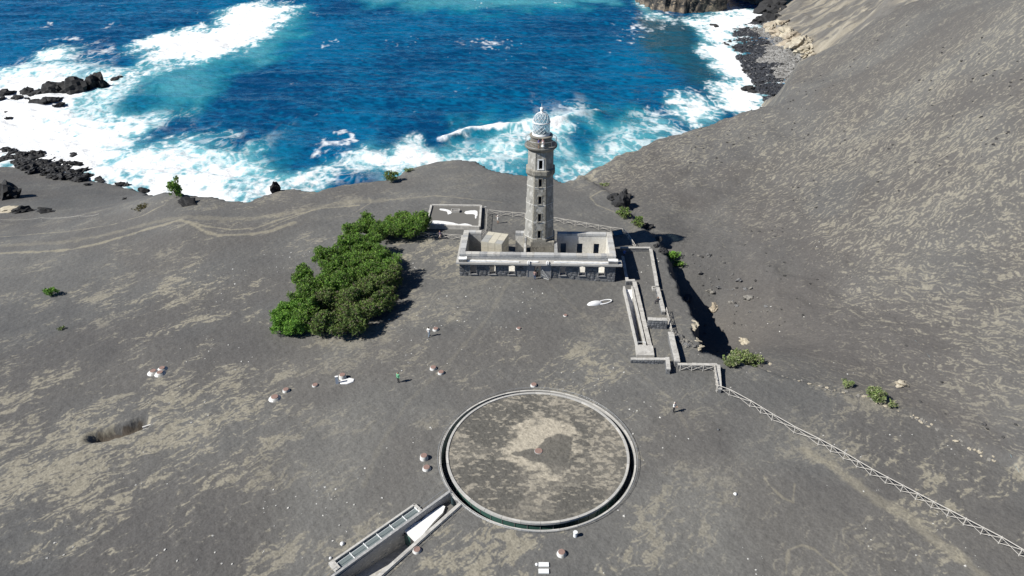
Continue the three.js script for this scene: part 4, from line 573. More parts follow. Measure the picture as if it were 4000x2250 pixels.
// ---------------------------------------------------------------- cross-braced wooden fences
function fence(label, pts, h = 1.05, bay = 2.15) {
  const t = thing('wooden_fence', label, 'fence'); const posts = [];
  for (let i = 0; i + 1 < pts.length; i++) { const [a, b] = [pts[i], pts[i + 1]], L = Math.hypot(b[0] - a[0], b[1] - a[1]), n = Math.max(1, Math.round(L / bay)); for (let k = 0; k < n; k++) posts.push([mix(a[0], b[0], k / n), mix(a[1], b[1], k / n)]); } posts.push(pts[pts.length - 1]);
  const y = posts.map(p => H(...p));
  posts.forEach((p, i) => { part('post', beam([p[0], y[i] - .3, p[1]], [p[0] + rr(-.05, .05), y[i] + h + rr(0, .1), p[1] + rr(-.05, .05)], rr(.042, .06), 7), paleWood, t); if (!i) return; const q = posts[i - 1];
    part('top_rail', beam([q[0], y[i - 1] + h, q[1]], [p[0], y[i] + h, p[1]], .048, 7), paleWood, t);
    part('brace', beam([q[0], y[i - 1] + .12, q[1]], [p[0], y[i] + h - .1, p[1]], .034, 6), paleWood, t);
    part('brace', beam([q[0], y[i - 1] + h - .1, q[1]], [p[0], y[i] + .12, p[1]], .034, 6), paleWood, t); });
  return t;
}
fence('long cross-braced wooden fence running down the right to the picture edge', [[27.86,-75.83], [29.4,-74.91], [31.54,-72.7], [33.64,-69.98], [35.74,-67.67], [37.99,-65.5], [40.18,-63.12], [42.24,-60.36], [44.63,-57.86], [46.87,-55.38], [49.06,-52.88], [51.41,-50.41], [53.87,-47.34]]);
fence('short cross-braced wooden fence between the pale walls near the rubble return', [[23.9, -80.45], [28.7, -80.35], [27.9, -75.6]], 1.05, 1.9);
fence('steep cross-braced wooden fence along the gully edge right of the terrace', [[24.78,-95.91], [24.55,-92.52], [24.38,-89.15]]);
fence('far cross-braced wooden fence crossing behind the lighthouse tower', [[-4.68,-132.59], [2.6,-131.01], [8.22,-128.89], [14.67,-126.36], [21.66,-124.21]]);
fence('shaded cross-braced wooden fence from the information panel to the terrace wall', [[21.73,-123.99], [22.37,-121.8], [22.99,-117.39]]);
fence('cross-braced wooden fence running end-on between cistern and beige cube', [[-5.05,-132.84], [-5.04,-127.4], [-5.01,-123.11], [-6.07,-121.05]]);
fence('cross-braced wooden fence between the grove and the building left corner', [[-18.3,-122.78], [-13.71,-121.69], [-9.19,-120.83]]);
{ const [x, z] = [-5.42,-132.84], t = thing('capped_post', 'slim capped post at the fence corner beside the cistern', 'post', [x, H(x, z), z]); part('shaft', beam([0, -.2, 0], [0, 1.5, 0], .07, 8), paleWood, t); part('cap', new THREE.CylinderGeometry(.22, .22, .14, 12).translate(0, 1.55, 0), concreteGrey, t); }
{ const t = thing('rope_barrier', 'thin sagging rope barrier on slim posts above the left beach', 'barrier'); const pts = [[-122.11,-153.46], [-112.33,-153.8], [-99.64,-148.5], [-93.56,-146.33]]; const y = pts.map(p => H(...p)); pts.forEach((p, i) => { part('post', beam([p[0], y[i] - .3, p[1]], [p[0], y[i] + 1, p[1]], .05), paleWood, t); if (i) { const q = pts[i - 1]; const c = new THREE.QuadraticBezierCurve3(new THREE.Vector3(q[0], y[i - 1] + .9, q[1]), new THREE.Vector3((p[0] + q[0]) / 2, (y[i] + y[i - 1]) / 2 + .3, (p[1] + q[1]) / 2), new THREE.Vector3(p[0], y[i] + .9, p[1])); part('rope', new THREE.TubeGeometry(c, 16, .03, 5), paleWood, t); } }); }
console.log('works done');

// ---------------------------------------------------------------- trees and shrubs
const barkMat = flat(.10, .085, .07);
function leafCloud(lobes, n, size, col, tone = .3) {              // many small leaf sprays in tufts spread through the crown's volume
  const pos = new Float32Array(n * 18), colr = new Float32Array(n * 18), vol = lobes.map(l => Math.pow(l[3] * l[4] * l[5], .7)); const tot = vol.reduce((a, b) => a + b, 0);
  const d = new THREE.Vector3(), u = new THREE.Vector3(), v = new THREE.Vector3(), q = new THREE.Vector3(), up = new THREE.Vector3(); let tx, ty, tz, b, t;
  for (let i = 0; i < n; i++) {
    if (i % 9 === 0) {
      let r = rnd() * tot, k = 0; while (r > vol[k] && k < lobes.length - 1) r -= vol[k++];
      const l = lobes[k]; d.set(rr(-1, 1), rr(-.7, 1), rr(-1, 1)).normalize();
      const rad = (.55 + .8 * vn(d.x * 2.3 + k * 5.1 + l[0] + 30, d.z * 2.3 + d.y * 2.9 + l[2] + 30)) * Math.pow(rnd(), .28);
      tx = l[0] + d.x * l[3] * rad; ty = l[1] + d.y * l[4] * rad; tz = l[2] + d.z * l[5] * rad; up.copy(d).multiplyScalar(.6).add(new THREE.Vector3(rr(-.4, .4), .7, rr(-.4, .4))).normalize();
      b = col[Math.floor(rnd() * col.length)]; t = 1 + (rnd() - .5) * tone * 2;
    }
    u.copy(up).add(new THREE.Vector3(rr(-.9, .9), rr(-.6, .6), rr(-.9, .9))).normalize(); q.set(rr(-1, 1), rr(-1, 1), rr(-1, 1)); v.crossVectors(u, q).normalize();
    const s = size * rr(.7, 1.5), w = s * rr(.22, .42), px = tx + rr(-1, 1) * size, py = Math.max(.03, ty + rr(-.8, .8) * size), pz = tz + rr(-1, 1) * size;
    const c = [[-s * .6, 0], [.1 * s, -w], [s, 0], [s, 0], [.1 * s, w], [-s * .6, 0]], e = t * rr(.85, 1.15);
    for (let m = 0; m < 6; m++) { const o = i * 18 + m * 3; pos[o] = px + u.x * c[m][0] + v.x * c[m][1]; pos[o + 1] = py + u.y * c[m][0] + v.y * c[m][1]; pos[o + 2] = pz + u.z * c[m][0] + v.z * c[m][1]; colr[o] = b[0] * e; colr[o + 1] = b[1] * e; colr[o + 2] = b[2] * e; }
  }
  const g = new THREE.BufferGeometry(); g.setAttribute('position', new THREE.BufferAttribute(pos, 3)); g.setAttribute('color', new THREE.BufferAttribute(colr, 3)); g.computeVertexNormals(); return g;
}
const leafMat = new THREE.MeshPhysicalMaterial({ vertexColors: true, roughness: .8, side: THREE.DoubleSide, transmission: .25, thickness: 0 });
function tree(name, label, category, x, z, r, h, n, size, cols, group, wide = 1) {
  const y = H(x, z), t = thing(name, label, category, [x, y, z], rr(0, 6), group); const lobes = [], limbs = [];
  const k = 7 + Math.floor(rnd() * 4);
  lobes.push([rr(-.2, .2) * r, h * .5, rr(-.2, .2) * r, r * rr(.6, .8), h * .4, r * rr(.6, .8)]);
  for (let i = 0; i < k; i++) { const a = i / k * Math.PI * 2 + rr(-.4, .4), d = r * rr(.35, .95), ly = h * rr(.25, .85); lobes.push([Math.cos(a) * d, ly, Math.sin(a) * d, r * rr(.24, .55), h * rr(.16, .36), r * rr(.24, .55)]); limbs.push(taper([0, h * .12, 0], [Math.cos(a) * d * .85, ly, Math.sin(a) * d * .85], r * .045 + .02, .02)); }
  lobes.push([rr(-.2, .2) * r, h * .8, rr(-.2, .2) * r, r * .4, h * .25, r * .4]);
  const tr = part('trunk', [taper([0, -.3, 0], [rr(-.1, .1), h * .5, rr(-.1, .1)], r * .07 + .03, .04), ...limbs], barkMat, t);
  part('crown', leafCloud(lobes, n, size, cols), leafMat, t); return t;
}
function taper(a, b, r0, r1) { const A = new THREE.Vector3(...a), B = new THREE.Vector3(...b), d = B.clone().sub(A), L = d.length(), g = new THREE.CylinderGeometry(r1, r0, L, 6, 1); g.translate(0, L / 2, 0); g.applyQuaternion(new THREE.Quaternion().setFromUnitVectors(new THREE.Vector3(0, 1, 0), d.normalize())); g.translate(...a); return g; }
const GREEN = [[.15, .30, .035], [.19, .345, .04], [.115, .235, .034], [.22, .36, .045], [.13, .17, .05]], OLIVE = [[.15, .245, .045], [.185, .275, .05], [.12, .2, .04], [.2, .26, .07], [.18, .15, .1]], BRIGHT = [[.17, .35, .035], [.2, .37, .04], [.13, .28, .035]], SALT = [[.2, .28, .08], [.25, .31, .1], [.165, .22, .08], [.3, .31, .18]];
const GROVE = [[-31.56,-94.77,1.81,1],[-34.42,-95.62,1.73,3],[-20.19,-104.02,2.04,2],[-22.78,-104.41,2.45,1],[-30.71,-122.37,2.07,0],[-27.99,-124.38,2.8,0],[-24.35,-122.37,2.53,0],[-21.96,-127.51,3.09,0],[-19.74,-122.37,2.77,0],[-17.6,-124.9,1.87,0],[-28.03,-116.14,2.88,1],[-30.8,-115.23,1.98,1],[-32.84,-111.25,2.36,1],[-25.42,-115.69,2.21,1],[-27.98,-110.39,3.2,1],[-23.32,-110.39,2.56,1],[-30.52,-107.07,2.71,1],[-25.1,-106.66,3.11,1],[-21.28,-106.26,2.28,1],[-35.46,-103.89,2.24,1],[-32.01,-102.35,2.42,1],[-28.02,-101.59,3.0,1],[-24.0,-100.24,3.18,2],[-20.76,-101.35,2.4,2],[-33.58,-97.94,2.14,1],[-29.99,-96.66,2.51,2],[-26.11,-95.62,2.88,2],[-22.22,-94.26,2.47,2],[-35.8,-94.71,1.91,3],[-35.44,-91.42,1.95,3],[-31.89,-91.17,2.04,1],[-33.33,-90.15,1.47,3],[-29.1,-90.35,2.03,2],[-26.4,-90.04,2.2,2],[-24.01,-90.35,2.03,2],[-20.42,-96.66,2.13,2]];
for (const [x, z, r, k] of GROVE) tree('grove_tree', ['bright green tree in the far part of the dense grove left of the building', 'mid green tree in the middle of the dense grove left of the building', 'olive green tree on the near shaded side of the dense grove', 'yellow green tree at the left tip of the dense grove'][k], 'tree', x, z, r, [3.9, 3.7, 3.5, 2.7][k] * rr(.85, 1.15), Math.round(6400 * r), .135, [GREEN, GREEN, OLIVE, BRIGHT][k], 'trees of the dense grove');
const shrubs = [
  [-75.57,-147.59, 1.9, 3.6, 2600, .22, GREEN, 'windblown green tree on the rim above the left beach'], [-28.08,-154.73, 1.5, 2.5, 1800, .2, OLIVE, 'round dark green shrub near the far cliff edge left of the tower'],
  [-79.38,-104.43, 1.0, 1.5, 1200, .15, BRIGHT, 'small round green bush alone on the left plain'], [-71.6,-93.26, .5, .5, 300, .12, SALT, 'tiny tuft below the round bush on the left plain'],
  [35.18,-85.44, 2.0, 2.0, 4600, .16, SALT, 'wide pale green bush beside the shaded gully head'], [31.79,-82.15, 1.3, 1.3, 2400, .15, SALT, 'pale green bush on the left side of the wide bush by the gully'],
  [46.52,-77.52, .75, .85, 700, .13, SALT, 'small pale green tuft on the rim line right of the wide bush'], [49.0,-74.29, 1.45, 1.7, 3200, .15, SALT, 'rightmost pale green bush on the rim line'], [50.37,-72.78, .7, .7, 500, .13, SALT, 'small tuft attached to the rightmost rim bush'],
  [22.85,-132.37, 1.5, 2, 1500, .18, OLIVE, 'dark green shrub under the black rock on the rim'], [25.11,-128.28, 1.3, 1.6, 1300, .17, OLIVE, 'right shrub of the pair below the black rim rock'],
  [30.79,-119.45, 1.15, 1.3, 1200, .15, BRIGHT, 'bright green bush at the upper end of the shaded gully'], [31.42,-117.36, 1.0, 1.0, 900, .15, GREEN, 'green bush trailing into the shaded gully'],
  [-25.13,-162.1, 1.2, .6, 700, .14, SALT, 'low yellow green mat on the far cliff edge'], [-82.04,-144.61, 2.2, .45, 900, .14, [[.14, .12, .03], [.12, .11, .03]], 'ochre ground mat on the rim above the left beach'], [-68.95,-197.36, 1, .4, 400, .13, [[.12, .13, .03]], 'ochre tuft beside the dark rim boulder'], [21.23,-152.42, 1, .4, 400, .13, SALT, 'low green tuft right of the tower near the cove'],
];
for (const [x, z, r, h, n, s, c, l] of shrubs) tree('shrub', l, 'shrub', x, z, r, h, n, s, c);
console.log('plants done');

// ---------------------------------------------------------------- rocks
function rockGeo(k, det = 3, rough = .8) { const g0 = new THREE.IcosahedronGeometry(1, det), p = g0.attributes.position; for (let i = 0; i < p.count; i++) { const x = p.getX(i), y = p.getY(i), z = p.getZ(i); const s = 1 + rough * (vn(x * 1.4 + k * 9 + 20, y * 1.4 + z * 1.9 + k * 3 + 20) - .5) * 1.5 + rough * .6 * (vn(x * 3.7 + k, y * 3.7 - z * 3.1 + 30) - .5) + rough * .35 * (vn(x * 9 + k, y * 9 - z * 8.1 + 70) - .5); p.setXYZ(i, x * s, y * s * .8, z * s); } g0.computeVertexNormals(); return g0; }
const rocks = [0, 1, 2, 3, 4, 5].map(k => rockGeo(k));
const lava = [flat(.012, .012, .013, { roughness: .8 }), flat(.022, .022, .023, { roughness: .85 }), flat(.06, .061, .064, { roughness: .95 })], scree = [flat(.15, .15, .15), flat(.11, .108, .105), flat(.2, .19, .17)], tuffM = [surf([.40, .355, .27], [.3, .26, .2], [.48, .44, .35], { metres: 2, size: 128, spots: 1 }), surf([.33, .28, .21], [.24, .2, .15], [.42, .37, .29], { metres: 2, size: 128, spots: 1 })];
function rock(name, x, y, z, sx, sy, sz, mat, label, group) { const m = solo(name, rocks[Math.floor(rnd() * 6)], mat, label, 'rock', group); m.position.set(x, y, z); m.scale.set(sx, sy, sz); m.rotation.set(rr(-.3, .3), rr(0, 6.3), rr(-.3, .3)); return m; }
const inPoly = (poly) => { let x0 = 1e9, x1 = -1e9, z0 = 1e9, z1 = -1e9; for (const [x, z] of poly) { x0 = Math.min(x0, x); x1 = Math.max(x1, x); z0 = Math.min(z0, z); z1 = Math.max(z1, z); } for (let i = 0; i < 500; i++) { const x = rr(x0, x1), z = rr(z0, z1); if (sdPoly(poly, x, z) > 0) return [x, z]; } return poly[0]; };
{ // boulder bank on the left beach
  const bank = [[-172.96,-230.5], [-167.02,-229.24], [-151.38,-224.32], [-139.3,-212.74], [-129.76,-202.1], [-136.75,-202.1], [-150.35,-209.45], [-162.3,-217.25], [-167.66,-221.92]];
  for (let i = 0; i < 170; i++) { const [x, z] = inPoly(bank); const s = rr(.5, 1.6) * (x < -120 ? 1.15 : .8); rock('beach_boulder', x, Math.max(H(x, z), SEA) + s * .15, z, s, s * rr(.55, .85), s * rr(.8, 1.2), lava[rnd() < .7 ? 0 : rnd() < .8 ? 1 : 2], 'black lava boulder in the bank on the left beach', 'boulders of the left beach bank'); }
  for (const [x, z, s] of [[-134.9,-210.85, 2.6], [-131.73,-207.03, 2], [-140.45,-216.79, 2.4], [-145.99,-224.92, 1.8], [-140.54,-204.95, 2], [-134.79,-204.54, 2.6], [-131.4,-203.32, 1.7], [-127.0,-203.93, 1.8], [-125.12,-202.51, 1.3], [-127.41,-198.13, 1.2], [-118.42,-199.91, 2], [-116.2,-199.32, 1.3], [-109.26,-195.59, 1.5]]) rock('shore_boulder', x, Math.max(H(x, z), SEA) + s * .2, z, s * .8, s * .4, s * .65, lava[rnd() < .5 ? 0 : 1], 'dark boulder half in the foam right of the beach bank', 'single boulders along the left shore');
}
{ // skerry in the surf
  const [x, z] = [-186.52,-304.47], t = thing('sea_skerry', 'rugged black lava skerry standing in white surf on the left', 'rock', [x, SEA, z]);
  const hump = (px, pz, sx, sy, sz, k) => { const g = new THREE.IcosahedronGeometry(1, 4), p = g.attributes.position; for (let i = 0; i < p.count; i++) { const a = p.getX(i), b = p.getY(i), c = p.getZ(i), s = 1 + .55 * (fbm(a * 2 + k * 4 + 9, b * 2 + c * 2.3 + 9, 4) - .5) * 2 + .25 * (vn(a * 9 + k, b * 9 + c * 7) - .5); p.setXYZ(i, px + a * s * sx, b * s * sy, pz + c * s * sz); } g.computeVertexNormals(); return g; };
  part('main_ridge', hump(-1, 0, 6.5, 5, 5, 1), lava[0], t); part('left_hump', hump(-6.5, 3, 5, 4, 4.4, 2), lava[0], t); part('right_tip', hump(6, -5, 4.6, 5.6, 4.6, 3), lava[0], t); part('far_tip', hump(9.5, -17, 2.4, 1.3, 3.4, 4), lava[1], t);
  for (const [a, b, s] of [[-199.6,-296.69, 3], [-198.9,-289.98, 2.2], [-191.61,-284.59, 4], [-205.47,-299.38, 3.4], [-203.07,-288.17, 3.2], [-213.02,-296.69, 5], [-208.98,-289.25, 3], [-187.3,-287.08, 3.4], [-181.46,-282.13, 2.6], [-191.12,-289.25, 2], [-199.9,-294.43, 1.8], [-199.1,-300.54, 3.6], [-197.56,-272.63, 1.2], [-191.95,-265.55, 1.4]]) rock('surf_rock', a, SEA + s * .1, b, s * .62, s * .4, s * .9, lava[rnd() < .6 ? 0 : 1], 'small black rock awash in the surf left of the skerry', 'rocks awash beside the skerry');
}
{ // dark outcrops on the left rim
  for (const [x, z, a, b, c, m, l] of [[-138.34,-178.32, 3.6, 2.8, 3, 0, 'big black outcrop cut by the left picture edge above the beach'], [-136.45,-178.59, 2.2, 1.8, 2, 0, 'black outcrop joined to the big one at the left edge'], [-128.03,-164.14, 3.4, .9, 1.6, 4, 'tan topped ledge below the black outcrop at the left edge'], [-123.43,-163.06, 2, 1.1, 1.4, 0, 'dark boulder at the end of the tan ledge'], [-116.87,-162.9, 2, .6, 1.1, 0, 'layered dark slab right of the tan ledge'], [-105.04,-177.12, .7, .4, .5, 0, 'lone dark stone on the beach slope'], [-54.35,-151.61, 1.1, 1.9, 1.1, 0, 'upright black boulder on the rim left of the far shrub'], [-70.45,-142.26, 2.4, .5, 1.6, 0, 'dark hollow ledge under the windblown tree']]) rock('rim_outcrop', x, H(x, z) + b * .25, z, a, b, c, m === 4 ? tuffM[0] : lava[m], l);
  for (const [x, z, s, l] of [[23.22,-139.02, 2.0, 'tall black rim rock above the pair of dark shrubs'], [22.22,-141.94, 1.6, 'left black rim rock above the pair of dark shrubs'], [24.84,-144.36, 1.4, 'top knob of the black rim rock'], [27.3,-129.23, 1.2, 'black rim boulder at the right of the dark shrub pair'], [28.26,-121.87, .9, 'dark rim boulder beside the tip of the tower shadow'], [27.14,-118.81, .7, 'smaller dark rim boulder beside the tip of the tower shadow'], [28.01,-116.65, 1.0, 'lowest dark rim boulder beside the tip of the tower shadow'], [32.29,-110.29, 1.3, 'grey boulder jutting over the shaded gully']]) rock('rim_rock', x, H(x, z) + s * .2, z, s * .7, s * (l[0] === 't' ? 1.05 : .6), s * .7, l[0] === 'g' ? lava[2] : lava[1], l);
  for (const [x, z, sx, sz, l] of [[28.83,-92.74, 1.3, 1, 'uppermost cream tuff ledge on the gully rim'], [28.37,-92.05, .9, .7, 'small cream tuff ledge below the uppermost one'], [27.92,-88.43, 1.3, 1, 'middle cream tuff ledge on the gully rim'], [28.07,-86.66, 1.0, 1.6, 'lower cream tuff ledge facing the shaded gully'], [32.55,-95.97, 1.2, .6, 'cream tuff ledge at the gully head'], [33.93,-93.17, 1.5, .5, 'thin cream tuff ledge left of the wide bush'], [38.4,-84.59, 1.2, .7, 'cream tuff ledge right of the wide bush'], [33.26,-109.11, .6, .5, 'tiny cream ledge under the grey gully boulder']]) rock('tuff_ledge', x, H(x, z) - .18, z, sx * .62, .22, sz * .62, tuffM[0], l);
  for (const [x, z, s, m, l] of [[36.7,-108.51, .8, 1, 'reddish tuff block lying beyond the shaded gully'], [43.21,-110.55, .0, 0, ''], [54.05,-77.81, .75, 0, 'cream boulder on the hillside above the rightmost bush'], [39.04,-97.6, .6, 0, 'cream block on the slope right of the gully'], [42.22,-107.89, .55, 2, 'grey boulder with shadow on the slope right of the gully'], [36.56,-111.72, .6, 2, 'grey boulder at the shadow edge of the gully']]) if (s) rock('slope_boulder', x, H(x, z) + s * .2, z, s * 1.2, s * .7, s, m === 2 ? scree[2] : tuffM[m], l);
  const sl = [[34.0,-123.11], [39.1,-119.07], [43.98,-110.16], [45.3,-99.77], [40.37,-104.2], [36.09,-113.25], [33.55,-117.95]];
  for (let i = 0; i < 46; i++) { const [x, z] = inPoly(sl); const s = .1 + .32 * rnd() ** 3; rock('slope_stone', x, H(x, z) + s * .2, z, s * 1.3, s * .8, s, scree[Math.floor(rnd() * 3)], 'small grey stone scattered on the slope right of the gully', 'stones on the slope beyond the gully'); }
  const rb = [[24.41,-90.53], [25.14,-89.84], [26.67,-87.8], [27.54,-86.48], [25.94,-86.15], [25.13,-87.8]];
  for (let i = 0; i < 60; i++) { const [x, z] = inPoly(rb); const s = .1 + .3 * rnd() ** 2; rock('rubble_stone', x, H(x, z) + s * .2, z, s * 1.2, s * .8, s, scree[Math.floor(rnd() * 3)], 'fallen grey wall stone in the rubble below the steep fence', 'rubble below the steep fence'); }
  for (let i = 0; i < 70; i++) { const k = Math.floor(rnd() * 9), L = [[36.66,-82.75], [39.0,-79.2], [42.53,-77.26], [45.48,-75.83], [49.73,-73.63], [51.64,-71.89], [53.0,-69.87], [54.89,-67.18], [56.56,-64.41], [58.59,-62.57]]; const u = rnd(), x = mix(L[k][0], L[k + 1][0], u) + rr(-.5, .5), z = mix(L[k][1], L[k + 1][1], u) + rr(-.5, .5), s = rr(.06, .2); rock('rim_stone', x, H(x, z) + .04, z, s * 1.5, s * .5, s, rnd() < .6 ? tuffM[0] : scree[2], 'pale stone in the line marking the rim right of the long fence', 'pale stones along the rim line'); }
}
{ // far sea cliffs
  const cliffTex = surf([.16, .13, .1], [.05, .045, .04], [.25, .2, .14], { metres: 26, size: 512, spots: 1.2, bump: .5 });
  const cliff = (name, label, cx, cz, sx, sy, sz, k, turn) => { const g = new THREE.BoxGeometry(2, 2, 2, 48, 40, 40), p = g.attributes.position, uv = g.attributes.uv; for (let i = 0; i < p.count; i++) { let a = p.getX(i), b = p.getY(i), c = p.getZ(i); const r = Math.hypot(a, c), m = Math.max(Math.abs(a), Math.abs(c)) || 1, f = mix(1, m / (r || 1), .45); a *= f; c *= f; const th = Math.atan2(c, a), w = 1 + .34 * (fbm(th * 3 + k * 7 + 20, b * .8 + 20, 4) - .5) + .3 * (Math.abs(fbm(th * 7 + k + 40, b * 1.2, 4) - .5)) - b * .13; p.setXYZ(i, a * w * sx, b * sy * (b > .9 ? 1 + .3 * (fbm(a * 2 + k, c * 2, 3) - .5) : 1), c * w * sz); uv.setXY(i, th * sx, b * sy * 1.2); } g.computeVertexNormals(); g.rotateY(turn); const m = solo(name, g, cliffTex, label, 'cliff'); m.position.set(cx, SEA + sy * .5, cz); return m; };
  cliff('sea_cliff', 'brown layered sea cliff at the top of the picture beyond the bay', ...[115.25,-514.45], 24, 26, 26, 1, .2);
  cliff('sea_cliff', 'narrow brown cliff spur right of the dark sea cave', ...[175.07,-552.03], 15, 30, 34, 2, .1);
  cliff('sea_cliff', 'dark headland behind the sea cave at the top edge', ...[173.11,-608.37], 34, 24, 30, 3, 0);
  for (const [x, z, s] of [[164.09,-475.12, 6], [167.85,-471.65, 5], [171.4,-493.14, 7], [161.91,-481.29, 5], [170.95,-472.45, 5], [153.09,-450.39, 5], [159.0,-454.41, 4], [149.35,-450.21, 3]]) rock('cove_boulder', x, SEA + s * .3, z, s * 1.2, s * .8, s, lava[1], 'dark boulder at the foot of the tuff cliff in the cove', 'dark boulders of the cove');
  for (let i = 0; i < 40; i++) { const [x, z] = inPoly([[146.47,-431.18], [158.15,-433.4], [147.24,-379.86], [133.06,-318.64], [128.51,-318.64], [139.39,-368.28]]); const s = .8 + 3 * rnd() ** 2; rock('tuff_block', x, H(x, z) + s * .25, z, s * 1.3, s * .8, s, tuffM[rnd() < .6 ? 0 : 1], 'fallen tan tuff block above the pebble beach', 'tuff blocks behind the pebble beach'); }
  for (const [x, z, s] of [[119.44,-438.63, 2.4], [114.05,-394.05, 1.2], [114.46,-390.34, 1.3], [117.95,-398.46, 1.2], [108.93,-334.65, 1.4], [101.17,-306.07, 1.6], [101.99,-300.54, 1.3], [115.57,-374.39, 1.2], [116.6,-383.11, 1.5]]) rock('bay_rock', x, SEA + s * .25, z, s * 1.3, s * .6, s, lava[1], 'dark rock in the foam off the pebble beach', 'rocks in the beach foam');
}
{ // pebble beach and ash pebbles: too many to count
  const beach = [[130.12,-437.87], [154.15,-455.81], [152.31,-423.9], [141.09,-372.77], [131.64,-327.0], [128.02,-305.62], [116.05,-279.46], [101.87,-272.63], [104.39,-301.32], [108.34,-326.41], [113.29,-366.02]];
  const dry = [], wet = []; while (dry.length + wet.length < 15000) { const [x, z] = inPoly(beach); const d = sdPoly(COAST, x, z) + (fbm(x * .08, z * .08, 3) - .5) * 22; (d < 13 ? wet : dry).push([x, z]); }
  const put = (name, list, mat, s0, s1, label, lift = .2) => { const m = new THREE.InstancedMesh(rockGeo(7, 1), mat, list.length), M = new THREE.Matrix4(), q = new THREE.Quaternion(), c = new THREE.Color(); list.forEach(([x, z], i) => { const s = s0 + (s1 - s0) * rnd() ** 2; q.setFromEuler(new THREE.Euler(rr(-.4, .4), rr(0, 6), rr(-.4, .4))); M.compose(new THREE.Vector3(x, Math.max(H(x, z), SEA - .3) + s * lift, z), q, new THREE.Vector3(s * 1.2, s * .7, s)); m.setMatrixAt(i, M); const t = rr(.6, 1.3); m.setColorAt(i, c.setRGB(t, t, t)); }); m.name = numbered(name); m.userData = { kind: 'stuff', label }; m.castShadow = m.receiveShadow = true; scene.add(m); };
  put('beach_pebbles', dry, flat(.20, .195, .185), .35, 1.25, 'grey dry cobbles of the pebble beach'); put('wet_cobbles', wet, flat(.035, .037, .042, { roughness: .5 }), .4, 1.5, 'dark wet cobbles along the water of the pebble beach');
  const peb = [], dk = []; for (let i = 0; i < 2200; i++) { const x = rr(-52, 58), z = rr(-118, -42); if (hole(x, z) > -.3 || (Math.abs(x - 4.4) < 17 && z < -104) || fbm(x * .12 + 5, z * .12, 3) < rr(.47, .62)) continue; peb.push([x, z]); } put('ash_pebbles', peb, flat(.5, .49, .46), .025, .12, 'small white pebbles strewn over the ash');
  for (let i = 0; i < 900; i++) { const u = rr(0, 1), x = rr(34, 100), z = rr(-190, -60); if (sdPoly(RIM, x, z) > 2 && fbm(x * .06, z * .06, 2) > .45) dk.push([x, z]); } put('hill_stones', dk, flat(.06, .058, .056), .06, .28, 'small dark stones strewn over the hillside');
}
console.log('rocks done');

